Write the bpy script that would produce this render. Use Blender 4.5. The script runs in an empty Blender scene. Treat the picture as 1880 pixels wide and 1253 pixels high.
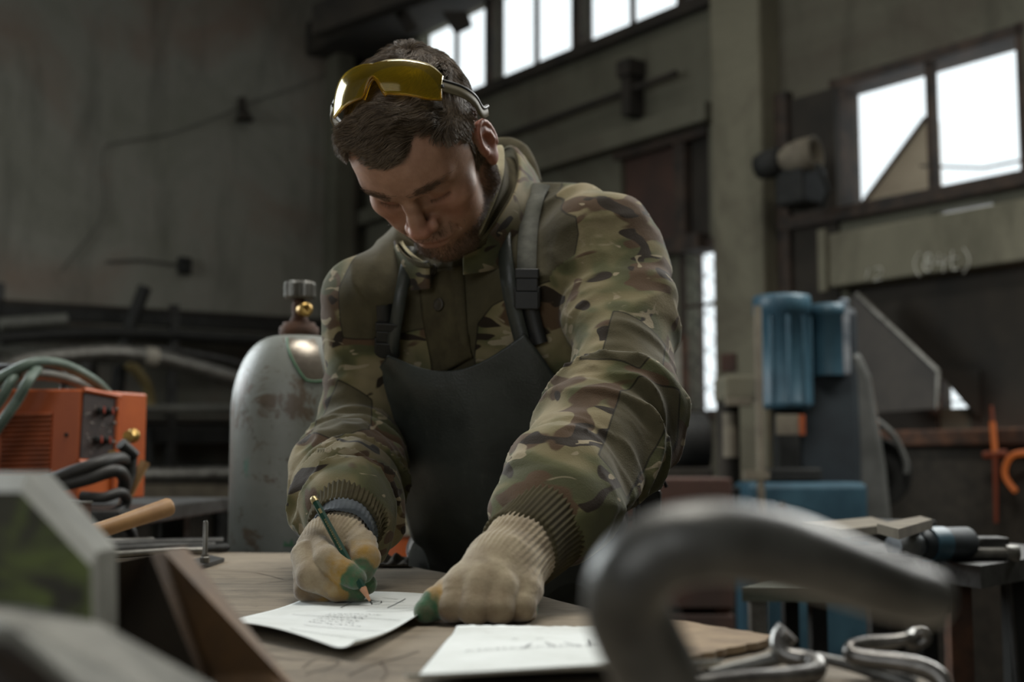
import bpy, bmesh, math, random
import numpy as np
from mathutils import Vector, Matrix, Euler, Quaternion

rnd = random.Random(7)
SC = bpy.context.scene
COL = SC.collection

# ------------------------------------------------------------------ camera
FPX = 2300.0                     # focal length in pixels of the 1880 x 1253 frame
CAM_H = 0.985
PITCH = math.atan(223.5 / FPX)
cam_data = bpy.data.cameras.new('camera')
cam_data.sensor_width = 36.0
cam_data.lens = 36.0 * FPX / 1880.0
cam_data.clip_start = 0.02
cam_data.dof.use_dof = True
cam_data.dof.focus_distance = 1.30
cam_data.dof.aperture_fstop = 4.4
cam = bpy.data.objects.new('camera', cam_data)
COL.objects.link(cam)
cam.location = (0, 0, CAM_H)
cam.rotation_euler = (math.pi / 2 + PITCH, 0, 0)
SC.camera = cam

# ------------------------------------------------------------------ world, lights, exposure
vs = SC.view_settings
vs.view_transform = 'Standard'
vs.look = 'None'
vs.gamma = 1.0
vs.use_curve_mapping = False
vs.exposure = 0.0
w = bpy.data.worlds.new('overcast')
SC.world = w
w.use_nodes = True
bg = w.node_tree.nodes['Background']
bg.inputs[0].default_value = (0.93, 0.97, 1.0, 1)
bg.inputs[1].default_value = 1.5


def area_light(name, loc, target, sx, sy, power, color=(1, 1, 1), spread=180):
    L = bpy.data.lights.new(name, 'AREA')
    L.shape = 'RECTANGLE'
    L.size, L.size_y = sx, sy
    L.energy = power
    L.color = color
    L.spread = math.radians(spread)
    o = bpy.data.objects.new(name, L)
    COL.objects.link(o)
    o.location = loc
    o.rotation_euler = (Vector(target) - Vector(loc)).to_track_quat('-Z', 'Y').to_euler()
    return o


# daylight of the window wall from behind
area_light('window_daylight_side', (-3.1, 3.7, 2.4), (-0.3, 1.6, 1.1), 2.2, 1.8, 120, (0.90, 0.97, 1.0))  # assumed light from the left; no window is built on that side
area_light('window_daylight_far', (-5.8, 4.6, 2.9), (-2.6, 8.6, 2.2), 2.0, 2.0, 62, (0.92, 0.98, 0.98))  # added light to brighten the plain wall, which has no window
area_light('window_daylight_back', (2.6, 4.2, 3.3), (0.1, 1.4, 1.1), 2.4, 1.2, 125, (0.97, 0.98, 0.95))
area_light('skylight', (0.15, 1.9, 4.6), (0.0, 1.6, 0.9), 1.8, 1.4, 100, (1.0, 0.97, 0.90))  # assumed overhead daylight, hung below a closed ceiling
area_light('window_daylight_rear', (-1.6, -2.6, 2.3), (0.0, 1.6, 1.0), 2.6, 1.8, 34, (0.95, 0.98, 1.0))  # added fill from behind the camera; the rear wall has no window
area_light('skylight_hall', (0.6, 5.6, 5.3), (0.6, 5.6, 0.0), 4.0, 4.0, 46, (1.0, 0.98, 0.93))  # added ambient fill for the hall; the ceiling has no opening

# ------------------------------------------------------------------ camera geometry helpers
_f = Vector((0, math.cos(PITCH), math.sin(PITCH)))
_u = Vector((0, -math.sin(PITCH), math.cos(PITCH)))
_r = Vector((1, 0, 0))
_o = Vector((0, 0, CAM_H))


def ray(px, py):
    return _f + _r * ((px - 940) / FPX) - _u * ((py - 626.5) / FPX)


def at(px, py, d):
    """point seen at pixel (px, py) at depth d"""
    return _o + ray(px, py) * d


def on_z(px, py, z):
    v = ray(px, py)
    return _o + v * ((z - CAM_H) / v.z)


CD = 10.5                                           # depth of the far corner of the hall
CORNER = Vector((-0.126 * CD, CD, 0))
RDIR = Vector((0.599, -0.801, 0))                   # along the window wall, towards the viewer
LDIR = Vector((-0.801, -0.599, 0))                  # along the plain wall, towards the viewer
RN = Vector((-0.801, -0.599, 0))                    # inward normal of the window wall
LN = Vector((0.599, -0.801, 0))                     # inward normal of the plain wall


def rw(px, py, off=0.0):
    n = RN
    v = ray(px, py)
    s = ((CORNER + n * off) - _o).dot(n) / v.dot(n)
    p = _o + v * s
    return (p - CORNER).dot(RDIR), p.z


def lw(px, py, off=0.0):
    n = LN
    v = ray(px, py)
    s = ((CORNER + n * off) - _o).dot(n) / v.dot(n)
    p = _o + v * s
    return (p - CORNER).dot(LDIR), p.z


def rpt(t, z, off=0.0):
    return CORNER + RDIR * t + RN * off + Vector((0, 0, z))


def lpt(t, z, off=0.0):
    return CORNER + LDIR * t + LN * off + Vector((0, 0, z))


# ------------------------------------------------------------------ mesh helpers
class MB:
    """collects polygons and links them as ONE mesh object"""

    def __init__(self):
        self.v, self.f, self.s = [], [], []

    def add(self, vs_, fs, smooth=False):
        b = len(self.v)
        self.v += [tuple(x) for x in vs_]
        self.f += [tuple(i + b for i in f) for f in fs]
        self.s += [smooth] * len(fs)
        return self

    def box(self, c, size, rot=None, taper=1.0):
        c = Vector(c)
        sx, sy, sz = (s / 2 for s in size)
        pts = []
        for z in (-1, 1):
            k = taper if z > 0 else 1
            for x, y in ((-1, -1), (1, -1), (1, 1), (-1, 1)):
                p = Vector((x * sx * k, y * sy * k, z * sz))
                if rot is not None:
                    p = rot @ p
                pts.append(c + p)
        return self.add(pts, [(0, 3, 2, 1), (4, 5, 6, 7), (0, 1, 5, 4), (1, 2, 6, 5), (2, 3, 7, 6), (3, 0, 4, 7)])

    def obox(self, o, a, b, c):
        """box from a corner and three edge vectors"""
        o, a, b, c = map(Vector, (o, a, b, c))
        pts = [o, o + a, o + a + b, o + b, o + c, o + a + c, o + a + b + c, o + b + c]
        fs = [(0, 3, 2, 1), (4, 5, 6, 7), (0, 1, 5, 4), (1, 2, 6, 5), (2, 3, 7, 6), (3, 0, 4, 7)]
        if a.cross(b).dot(c) < 0:
            fs = [f[::-1] for f in fs]
        return self.add(pts, fs)

    def prism(self, poly, ext):
        """polygon of 3d points pushed along ext"""
        poly = [Vector(p) for p in poly]
        ext = Vector(ext)
        n = len(poly)
        nrm = Vector((0, 0, 0))
        for i in range(n):
            nrm += poly[i].cross(poly[(i + 1) % n])
        if nrm.dot(ext) > 0:
            poly = poly[::-1]
        pts = poly + [p + ext for p in poly]
        fs = [tuple(range(n)), tuple(range(2 * n - 1, n - 1, -1))]
        for i in range(n):
            j = (i + 1) % n
            fs.append((j, i, i + n, j + n))
        return self.add(pts, fs)

    def tube(self, path, rad, n=10, caps=True, closed=False, flat=None):
        path = [Vector(p) for p in path]
        m = len(path)
        if not hasattr(rad, '__len__'):
            rad = [rad] * m
        rings = []
        prev = None
        for i in range(m):
            if closed:
                t = path[(i + 1) % m] - path[i - 1]
            else:
                t = path[min(i + 1, m - 1)] - path[max(i - 1, 0)]
            t.normalize()
            if prev is None:
                a = Vector((0, 0, 1)) if abs(t.z) < 0.9 else Vector((1, 0, 0))
                x = t.cross(a).normalized()
            else:
                x = (prev - t * prev.dot(t)).normalized()
            prev = x
            y = t.cross(x)
            fy = 1 if flat is None else flat
            rings.append([path[i] + (x * math.cos(q) + y * math.sin(q) * fy) * rad[i]
                          for q in (2 * math.pi * k / n for k in range(n))])
        pts = [p for r in rings for p in r]
        fs = []
        for i in range(m if closed else m - 1):
            j = (i + 1) % m
            for k in range(n):
                l = (k + 1) % n
                fs.append((i * n + k, i * n + l, j * n + l, j * n + k))
        self.add(pts, fs, True)
        if caps and not closed:
            self.add(rings[0], [tuple(range(n))[::-1]])
            self.add(rings[-1], [tuple(range(n))])
        return self

    def lathe(self, o, axis, prof, n=32, smooth=True, caps=True):
        """prof: (radius, height) along axis"""
        o = Vector(o)
        z = Vector(axis).normalized()
        a = Vector((0, 0, 1)) if abs(z.z) < 0.9 else Vector((1, 0, 0))
        x = a.cross(z).normalized()
        y = z.cross(x)
        pts = []
        for r_, h in prof:
            for k in range(n):
                q = 2 * math.pi * k / n
                pts.append(o + z * h + (x * math.cos(q) + y * math.sin(q)) * r_)
        fs = []
        for i in range(len(prof) - 1):
            for k in range(n):
                l = (k + 1) % n
                fs.append((i * n + k, i * n + l, (i + 1) * n + l, (i + 1) * n + k))
        self.add(pts, fs, smooth)
        if caps:
            if prof[0][0] > 1e-5:
                self.add(pts[:n], [tuple(range(n))[::-1]])
            if prof[-1][0] > 1e-5:
                self.add(pts[-n:], [tuple(range(n))])
        return self

    def grid(self, P, thick=0.0, smooth=True):
        """P: 2d list of points, optionally thickened along the average normals"""
        a, b = len(P), len(P[0])
        pts = [Vector(p) for r in P for p in r]
        fs = [(i * b + j, i * b + j + 1, (i + 1) * b + j + 1, (i + 1) * b + j)
              for i in range(a - 1) for j in range(b - 1)]
        if not thick:
            return self.add(pts, fs, smooth)
        nr = []
        for i in range(a):
            for j in range(b):
                du = Vector(P[min(i + 1, a - 1)][j]) - Vector(P[max(i - 1, 0)][j])
                dv = Vector(P[i][min(j + 1, b - 1)]) - Vector(P[i][max(j - 1, 0)])
                nr.append(dv.cross(du).normalized())
        n = a * b
        pts2 = [p - q * thick for p, q in zip(pts, nr)]
        fs2 = [tuple(i + n for i in f) for f in fs]
        fs = [f[::-1] for f in fs]
        rim = [j for j in range(b)] + [i * b + b - 1 for i in range(1, a)] + \
              [(a - 1) * b + j for j in range(b - 2, -1, -1)] + [i * b for i in range(a - 2, 0, -1)]
        fr = []
        for k in range(len(rim)):
            l = (k + 1) % len(rim)
            fr.append((rim[k], rim[l], rim[l] + n, rim[k] + n))
        return self.add(pts + pts2, fs + fs2 + fr, smooth)

    def mesh(self, name):
        me = bpy.data.meshes.new(name)
        me.from_pydata(self.v, [], self.f)
        me.polygons.foreach_set('use_smooth', self.s)
        me.update()
        return me

    def build(self, name, m, parent=None, bevel=0.0, seg=2, sub=0):
        o = bpy.data.objects.new(name, self.mesh(name))
        COL.objects.link(o)
        if m is not None:
            o.data.materials.append(m)
        if parent is not None:
            o.parent = parent
            o.matrix_parent_inverse = parent.matrix_basis.inverted()
        if bevel:
            b = o.modifiers.new('bevel', 'BEVEL')
            b.width = bevel
            b.segments = seg
            b.limit_method = 'ANGLE'
            b.angle_limit = math.radians(40)
            b.harden_normals = False
        if sub:
            sm = o.modifiers.new('sub', 'SUBSURF')
            sm.levels = sm.render_levels = sub
        return o


def tag(o, label=None, cat=None, group=None, kind=None):
    if label:
        o['label'] = label
    if cat:
        o['category'] = cat
    if group:
        o['group'] = group
    if kind:
        o['kind'] = kind
    return o


def thing(name, label, cat, loc=(0, 0, 0), group=None):
    o = bpy.data.objects.new(name, None)
    o.empty_display_size = 0.05
    COL.objects.link(o)
    o.location = loc
    return tag(o, label, cat, group)


def struct(o):
    o['kind'] = 'structure'
    return o


def spline(pts, n=8):
    """Catmull-Rom through points (tuples of any length)"""
    P = [np.array(p, float) for p in pts]
    out = []
    for i in range(len(P) - 1):
        p0, p1, p2, p3 = P[max(i - 1, 0)], P[i], P[i + 1], P[min(i + 2, len(P) - 1)]
        for k in range(n):
            t = k / n
            out.append(0.5 * (2 * p1 + (p2 - p0) * t + (2 * p0 - 5 * p1 + 4 * p2 - p3) * t * t +
                              (3 * p1 - p0 - 3 * p2 + p3) * t ** 3))
    out.append(P[-1])
    return out


# ------------------------------------------------------------------ materials
def srgb(r, g, b):
    def c(x):
        x /= 255
        return x / 12.92 if x <= 0.04045 else ((x + 0.055) / 1.055) ** 2.4
    return (c(r), c(g), c(b), 1)


class NT:
    """small helper around a material node tree"""

    def __init__(self, name):
        self.m = bpy.data.materials.new(name)
        self.m.use_nodes = True
        self.t = self.m.node_tree
        self.b = self.t.nodes['Principled BSDF']

    def n(self, typ, **kw):
        nd = self.t.nodes.new('ShaderNode' + typ)
        for k, v in kw.items():
            setattr(nd, k, v)
        return nd

    def link(self, a, b):
        self.t.links.new(a, b)

    def coord(self, kind='Object', scale=(1, 1, 1), rot=(0, 0, 0), loc=(0, 0, 0)):
        tc = self.n('TexCoord')
        mp = self.n('Mapping')
        mp.inputs['Scale'].default_value = scale
        mp.inputs['Rotation'].default_value = rot
        mp.inputs['Location'].default_value = loc
        self.link(tc.outputs[kind], mp.inputs[0])
        return mp.outputs[0]

    def noise(self, vec, scale, detail=4, rough=0.55, dist=0.0):
        nd = self.n('TexNoise')
        nd.inputs['Scale'].default_value = scale
        nd.inputs['Detail'].default_value = detail
        nd.inputs['Roughness'].default_value = rough
        nd.inputs['Distortion'].default_value = dist
        if vec is not None:
            self.link(vec, nd.inputs['Vector'])
        return nd.outputs['Fac']

    def ramp(self, fac, stops, interp='LINEAR'):
        nd = self.n('ValToRGB')
        cr = nd.color_ramp
        cr.interpolation = interp
        while len(cr.elements) < len(stops):
            cr.elements.new(0.5)
        for e, (p, c) in zip(cr.elements, stops):
            e.position = p
            e.color = c if hasattr(c, '__len__') else (c, c, c, 1)
        self.link(fac, nd.inputs[0])
        return nd.outputs[0]

    def mix(self, fac, a, b, mode='MIX'):
        nd = self.n('Mix', data_type='RGBA', blend_type=mode)
        for s, v in ((nd.inputs[0], fac), (nd.inputs[6], a), (nd.inputs[7], b)):
            if isinstance(v, bpy.types.NodeSocket):
                self.link(v, s)
            else:
                s.default_value = v
        return nd.outputs[2]

    def math(self, op, a, b=0.0, clamp=False):
        nd = self.n('Math', operation=op, use_clamp=clamp)
        for s, v in ((nd.inputs[0], a), (nd.inputs[1], b)):
            if isinstance(v, bpy.types.NodeSocket):
                self.link(v, s)
            else:
                s.default_value = v
        return nd.outputs[0]

    def attr(self, name):
        nd = self.n('Attribute', attribute_name=name)
        return nd.outputs['Fac']

    def attrc(self, name):
        nd = self.n('Attribute', attribute_name=name)
        return nd.outputs['Color']

    def bump(self, h, strength=0.3, dist=0.01):
        nd = self.n('Bump')
        nd.inputs['Strength'].default_value = strength
        nd.inputs['Distance'].default_value = dist
        self.link(h, nd.inputs['Height'])
        self.link(nd.outputs[0], self.b.inputs['Normal'])
        return nd

    def set(self, **kw):
        names = dict(col='Base Color', rough='Roughness', metal='Metallic', alpha='Alpha', trans='Transmission Weight',
                     ior='IOR', spec='Specular IOR Level', sheen='Sheen Weight', coat='Coat Weight',
                     sss='Subsurface Weight', emc='Emission Color', ems='Emission Strength', sheenr='Sheen Roughness')
        for k, v in kw.items():
            s = self.b.inputs[names[k]]
            if isinstance(v, bpy.types.NodeSocket):
                self.link(v, s)
            else:
                s.default_value = v
        return self


def plain(name, c, c2=None, rough=0.6, metal=0.0, scale=12.0, bump=0.15, bdist=0.004, lo=0.35, hi=0.65, detail=5, spec=0.5):
    """two-tone noise material with fine relief"""
    t = NT(name)
    v = t.coord()
    if c2 is None:
        c2 = tuple(x * 0.7 for x in c[:3]) + (1,)
    f = t.noise(v, scale, detail, 0.6)
    col = t.ramp(f, [(lo, c), (hi, c2)])
    t.set(col=col, rough=rough, metal=metal, spec=spec)
    if bump:
        t.bump(t.noise(v, scale * 6, 4, 0.6), bump, bdist)
    return t.m

# ================================================================== materials of the setting
def wall_mat(name, c1, c2, c3, s=0.9):
    t = NT(name)
    v = t.coord()
    big = t.noise(v, s, 6, 0.62, 0.6)
    col = t.ramp(big, [(0.30, c1), (0.5, c2), (0.68, c3)])
    st = t.noise(t.coord(scale=(1.6, 1.6, 0.35)), 1.7, 6, 0.7, 0.4)
    col = t.mix(t.ramp(st, [(0.50, 0.0), (0.72, 0.55)]), col, tuple(x * 0.35 for x in c1[:3]) + (1,))
    sp = t.noise(v, 26, 5, 0.7)
    col = t.mix(t.ramp(sp, [(0.58, 0.0), (0.72, 0.35)]), col, tuple(x * 0.4 for x in c2[:3]) + (1,))
    t.set(col=col, rough=0.92, spec=0.2)
    t.bump(t.math('ADD', sp, big), 0.35, 0.02)
    return t.m


M = {}
M['concrete'] = wall_mat('concrete_plaster', srgb(118, 118, 106), srgb(136, 134, 124), srgb(130, 116, 104))
M['dark_concrete'] = wall_mat('sooty_concrete', srgb(90, 88, 76), srgb(101, 99, 86), srgb(86, 80, 70), 0.7)
M['column'] = wall_mat('worn_column_paint', srgb(106, 103, 88), srgb(122, 118, 101), srgb(95, 89, 77), 1.3)
M['floor'] = plain('dirty_floor', srgb(70, 64, 54), srgb(44, 40, 34), 0.9, 0, 3.0, 0.3)
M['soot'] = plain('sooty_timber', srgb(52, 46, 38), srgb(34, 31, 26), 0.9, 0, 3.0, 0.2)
M['frame'] = plain('rusty_window_frame', srgb(70, 56, 46), srgb(40, 36, 32), 0.85, 0, 9.0, 0.2)
M['red_board'] = plain('oxide_red_board', srgb(82, 56, 46), srgb(58, 44, 38), 0.85, 0, 2.5, 0.1)
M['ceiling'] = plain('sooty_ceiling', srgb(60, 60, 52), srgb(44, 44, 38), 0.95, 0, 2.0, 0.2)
M['black_iron'] = plain('black_iron', srgb(40, 40, 37), srgb(26, 26, 24), 0.7, 0.3, 14, 0.2)
M['rust'] = plain('brown_rust', srgb(92, 62, 44), srgb(56, 42, 34), 0.85, 0.1, 18, 0.3)
M['chalk'] = plain('chalk', srgb(216, 214, 202), srgb(190, 188, 176), 0.95, 0, 60, 0.0)
gl = NT('window_glass')
gl.set(col=(0.95, 0.97, 0.97, 1), rough=0.02, ior=1.45, trans=1.0, spec=0.3)
M['glass'] = gl.m
# thin glass: let daylight through without caustics
_tr = gl.n('BsdfTransparent')
_tr.inputs[0].default_value = (0.96, 0.98, 0.98, 1)
_mx = gl.n('MixShader')
_mx.inputs[0].default_value = 0.06
_gl2 = gl.n('BsdfGlossy')
_gl2.inputs['Roughness'].default_value = 0.05
gl.link(_tr.outputs[0], _mx.inputs[1])
gl.link(_gl2.outputs[0], _mx.inputs[2])
gl.link(_mx.outputs[0], gl.t.nodes['Material Output'].inputs[0])

ZC = 5.4
# ================================================================== floor, ceiling, walls
LR, LL = 13.0, 10.0                                 # length of the window wall, length of the plain wall
for nm, zz0, hh, mm in (('floor', -0.2, 0.2, 'floor'), ('ceiling', ZC, 0.2, 'ceiling')):
    o = CORNER + Vector((0, 0, zz0))
    struct(MB().obox(o, RDIR * LR, LDIR * LL, (0, 0, hh)).build(nm, M[mm]))


def holed_wall(name, pt, t0, t1, z0, z1, holes, thick, m):
    ts = sorted({t0, t1} | {h[0] for h in holes} | {h[1] for h in holes})
    zs = sorted({z0, z1} | {h[2] for h in holes} | {h[3] for h in holes})
    b = MB()
    for i in range(len(ts) - 1):
        run = None
        for j in range(len(zs) - 1):
            tc, zc = (ts[i] + ts[i + 1]) / 2, (zs[j] + zs[j + 1]) / 2
            solid = not any(h[0] < tc < h[1] and h[2] < zc < h[3] for h in holes)
            if solid:
                if run is None:
                    run = zs[j]
            if (not solid or j == len(zs) - 2) and run is not None:
                top = zs[j + 1] if solid else zs[j]
                o = pt(ts[i], run, 0)
                b.obox(o, pt(ts[i + 1], run, 0) - o, pt(ts[i], run, -thick) - o, Vector((0, 0, top - run)))
                run = None
    return struct(b.build(name, m))


# the openings of the window wall (along, height)
S0, S1 = 3.755, 4.40
strip = [(0.98 + k * 1.0 + 0.0, 1.90 + k * 1.0, S0, S1) for k in range(7)]
W0, W1 = rw(1558, 379)[0] - 0.075, rw(1872, 322)[0] + 0.01
ZW0, ZW1 = 2.31, 2.955
NWt0, NWt1 = rw(1274, 460)[0] - 0.07, rw(1319, 460)[0] + 0.02
PN0, PN1 = rw(1140, 450)[0], rw(1303, 430)[0]
TRI = (rw(1724, 750)[0], rw(1786, 750)[0], rw(1724, 751)[1], rw(1724, 684)[1])
SL = (rw(1725, 392)[0] - 0.05, rw(1822, 376)[0], 2.12, 2.205)
holes = strip + [(W0, W1, ZW0, ZW1), (NWt0, NWt1, 1.285, 2.225), (PN0, PN1, 2.30, 2.955), TRI, SL]
holed_wall('wall_right', rpt, -0.3, LR, 0, ZC, holes, 0.10, M['dark_concrete'])
holed_wall('wall_left', lpt, 0.0, LL, 0, ZC, [], 0.3, M['concrete'])
# the two sides of the hall behind the viewer
struct(MB().obox(CORNER + LDIR * LL, RDIR * LR, LDIR * 0.3, (0, 0, ZC)).build('wall_rear', M['dark_concrete']))
struct(MB().obox(CORNER + RDIR * LR, LDIR * LL, RDIR * 0.3, (0, 0, ZC)).build('wall_front', M['dark_concrete']))

# window strip: posts, muntins, panes
for k, h in enumerate(strip):
    b = MB()
    o = rpt(h[1], S0 - 0.02, 0.02)
    b.obox(o, RDIR * 0.08, RN * -0.12, (0, 0, S1 - S0 + 0.04))
    fr = struct(b.build('window_%d' % (k + 1), M['frame']))
    tm = (h[0] + h[1]) / 2
    g = MB().obox(rpt(tm - 0.013, S0, -0.03), RDIR * 0.026, RN * -0.03, (0, 0, S1 - S0)).build('muntin', M['frame'], fr)
    for a, c in ((h[0], tm), (tm, h[1])):
        MB().obox(rpt(a, S0, -0.05), RDIR * (c - a), RN * -0.006, (0, 0, S1 - S0)).build('pane', M['glass'], fr)

# square window on the right: frame, middle post, panes; a broken lower corner shows a roof outside
b = MB()
fw = 0.035
b.obox(rpt(W0 - 0.02, ZW0 - 0.05, 0.005), RDIR * (W1 - W0 + 0.06), RN * -0.2, (0, 0, 0.05))
b.obox(rpt(W0 - 0.03, ZW0 - 0.05, 0.005), RDIR * fw, RN * -0.2, (0, 0, ZW1 - ZW0 + 0.1))
b.obox(rpt(W1 - 0.005, ZW0 - 0.05, 0.005), RDIR * fw, RN * -0.2, (0, 0, ZW1 - ZW0 + 0.1))
b.obox(rpt(W0 - 0.02, ZW1 - 0.005, 0.005), RDIR * (W1 - W0 + 0.06), RN * -0.2, (0, 0, 0.05))
fr = struct(b.build('window_8', M['frame']))
tm = rw(1702, 250)[0]
MB().obox(rpt(tm - 0.018, ZW0, -0.02), RDIR * 0.036, RN * -0.05, (0, 0, ZW1 - ZW0)).build('middle_post', M['frame'], fr)
for a, c in ((W0, tm), (tm, W1)):
    MB().obox(rpt(a, ZW0, -0.06), RDIR * (c - a), RN * -0.006, (0, 0, ZW1 - ZW0)).build('pane', M['glass'], fr)

# narrow window with a bent wire mesh
b = MB()
for tt in (NWt0 - 0.05, NWt1):
    b.obox(rpt(tt, 1.25, 0.005), RDIR * 0.05, RN * -0.15, (0, 0, 1.02))
b.obox(rpt(NWt0 - 0.05, 2.225, 0.03), RDIR * (NWt1 - NWt0 + 0.1), RN * -0.15, (0, 0, 0.05))
b.obox(rpt(NWt0 - 0.05, 1.235, 0.03), RDIR * (NWt1 - NWt0 + 0.1), RN * -0.15, (0, 0, 0.05))
fr = struct(b.build('window_9', M['frame']))
MB().obox(rpt(NWt0, 1.285, -0.06), RDIR * (NWt1 - NWt0), RN * -0.006, (0, 0, 0.94)).build('pane', M['glass'], fr)
zb = rw(1297, 562)[1]
MB().obox(rpt(NWt0, zb, 0.0), RDIR * (NWt1 - NWt0), RN * -0.02, (0, 0, 0.02)).build('cross_bar', M['frame'], fr)
b = MB()
for k in range(9):
    z = 1.25 + k * 0.11
    b.tube([rpt(NWt0, z + 0.16, -0.03), rpt(NWt1, z - 0.06, -0.03)], 0.003, 5)
    if k % 2:
        b.tube([rpt(NWt0, z - 0.05, -0.03), rpt(NWt1, z + 0.17, -0.03)], 0.003, 5)
b.build('wire_mesh', M['black_iron'], fr)

# boarded opening with oxide-red boards
fr = struct(MB().obox(rpt(PN0 - 0.05, 2.90, 0.02), RDIR * (PN1 - PN0 + 0.05), RN * -0.2, (0, 0, 0.06)).build('window_10', M['frame']))
tmid = rw(1250, 350)[0]
MB().obox(rpt(PN0, 2.30, -0.04), RDIR * (tmid - PN0 - 0.05), RN * -0.03, (0, 0, 0.62)).build('board', M['red_board'], fr)
MB().obox(rpt(tmid - 0.05, 2.30, 0.01), RDIR * 0.09, RN * -0.09, (0, 0, 0.62)).build('post', M['frame'], fr)
MB().obox(rpt(tmid + 0.04, 2.30, -0.05), RDIR * (PN1 - tmid - 0.04), RN * -0.03, (0, 0, 0.62)).build('board', M['soot'], fr)
MB().obox(rpt(PN0 - 0.1, 2.22, 0.10), RDIR * (PN1 - PN0 + 0.1), RN * -0.2, (0, 0, 0.09)).build('sill', M['frame'], fr)

# cornices and the pipe along the window wall
z1 = 2.955
struct(MB().obox(rpt(0.2, z1, 0.10), RDIR * 4.0, RN * -0.12, (0, 0, 0.12)).build('trim_1', M['dark_concrete'], bevel=0.01))
struct(MB().obox(rpt(0.2, S0 - 0.10, 0.06), RDIR * 8.0, RN * -0.1, (0, 0, 0.08)).build('trim_2', M['soot'], bevel=0.01))
pp = thing('heating_pipe', 'thin dark pipe running along the window wall below the high window strip', 'pipe', rpt(1.2, 3.29, 0.08))
MB().tube([rpt(0.2, 3.27, 0.08), rpt(2.3, 3.285, 0.08), rpt(3.95, 3.30, 0.08)], 0.022, 8).build('pipe_run', M['soot'], pp)
zz = rw(1174, 160)
MB().obox(rpt(zz[0] - 0.04, zz[1] - 0.2, 0.12), RDIR * 0.08, RN * -0.12, (0, 0, 0.30)).build('bracket', M['soot'], pp)
MB().obox(rpt(zz[0] - 0.06, zz[1] + 0.05, 0.14), RDIR * 0.12, RN * -0.14, (0, 0, 0.10)).build('clamp', M['soot'], pp)

# concrete column
C0, C1 = rw(1304, 250, 0.16)[0], rw(1396, 250, 0.16)[0]
struct(MB().obox(rpt(C0, 0, 0.16), RDIR * (C1 - C0), RN * -0.2, (0, 0, ZC)).build('trim_3', M['column'], bevel=0.02))
# dark bay between the column and the window
B0, B1 = C1, rw(1538, 300)[0]
zt = rw(1480, 178)[1]
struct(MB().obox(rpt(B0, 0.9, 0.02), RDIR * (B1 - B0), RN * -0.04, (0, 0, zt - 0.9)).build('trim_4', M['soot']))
struct(MB().obox(rpt(B0, 0.6, 0.05), RDIR * 0.09, RN * -0.06, (0, 0, 2.4)).build('trim_5', M['frame']))
zs_ = rw(1480, 405)[1]
struct(MB().obox(rpt(B0, 2.23, 0.06), RDIR * (8.2 - B0), RN * -0.07, (0, 0, 0.075)).build('trim_6', M['frame'], bevel=0.01))

# lintel beam with a chalk mark
bt0, bz0 = rw(1548, 536)
bz0 = 1.872
lint = struct(MB().obox(rpt(bt0, bz0, 0.16), RDIR * 3.0, RN * -0.18, (0, 0, 0.275)).build('trim_7', M['column'], bevel=0.012))
MB().obox(rpt(bt0 - 0.01, bz0 - 0.02, 0.185), RDIR * 0.05, RN * -0.02, (0, 0, 0.32)).build('end_plate', M['column'], lint)


def chalk(strokes, name):
    b = MB()
    for s in strokes:
        P = [rpt(*rw(x, y, 0.164), 0.164) for x, y in spline(s, 5)]
        b.tube(P, 0.0055, 5, flat=0.5)
    o = b.build(name, M['chalk'], lint)
    return o


chalk([[(1688, 464), (1680, 478), (1680, 494), (1688, 508)]], 'chalk_bracket')
chalk([[(1704 + 5.5 * math.cos(q), 474 - 7 * math.sin(q)) for q in np.linspace(0, 6.6, 12)], [(1702 + 6.5 * math.cos(q), 490 - 8 * math.sin(q)) for q in np.linspace(0, 6.6, 12)]], 'chalk_eight')
chalk([[(1724, 466), (1720, 476), (1717, 485)], [(1717, 485), (1727, 484), (1737, 482)], [(1733, 470), (1732, 484), (1731, 500)]], 'chalk_four')
chalk([[(1748, 462), (1746, 480), (1749, 495), (1758, 494)], [(1741, 476), (1757, 473)]], 'chalk_t')
chalk([[(1768, 456), (1777, 470), (1778, 486), (1768, 502)]], 'chalk_bracket')
chalk([[(1594, 494), (1590, 512)], [(1604, 494), (1616, 492), (1618, 502), (1604, 516), (1620, 512)]], 'chalk_mark')

# dark sooty boards standing in for the shade of the forge opening under the lintel
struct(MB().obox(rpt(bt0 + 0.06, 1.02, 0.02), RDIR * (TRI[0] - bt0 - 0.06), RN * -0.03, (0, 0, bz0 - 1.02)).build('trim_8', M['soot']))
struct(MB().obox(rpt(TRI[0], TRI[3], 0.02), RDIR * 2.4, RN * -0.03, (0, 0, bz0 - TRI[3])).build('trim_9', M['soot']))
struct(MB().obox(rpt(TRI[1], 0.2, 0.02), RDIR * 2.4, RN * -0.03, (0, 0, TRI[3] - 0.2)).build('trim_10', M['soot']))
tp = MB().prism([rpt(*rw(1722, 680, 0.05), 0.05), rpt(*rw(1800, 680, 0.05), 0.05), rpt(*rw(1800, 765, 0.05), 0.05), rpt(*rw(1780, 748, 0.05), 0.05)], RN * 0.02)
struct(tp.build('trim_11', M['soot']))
wf = struct(MB().obox(rpt(TRI[0] - 0.03, TRI[2] - 0.03, 0.05), RDIR * 0.035, RN * -0.12, (0, 0, 0.24)).build('window_11', M['frame']))
MB().obox(rpt(TRI[0], TRI[2], -0.1), RDIR * (TRI[1] - TRI[0]), RN * -0.006, (0, 0, TRI[3] - TRI[2])).build('pane', M['glass'], wf)
MB().obox(rpt(TRI[0], TRI[2] + 0.03, -0.09), RDIR * (TRI[1] - TRI[0]), RN * -0.01, (0, 0, 0.008)).build('muntin', M['frame'], wf)

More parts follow.
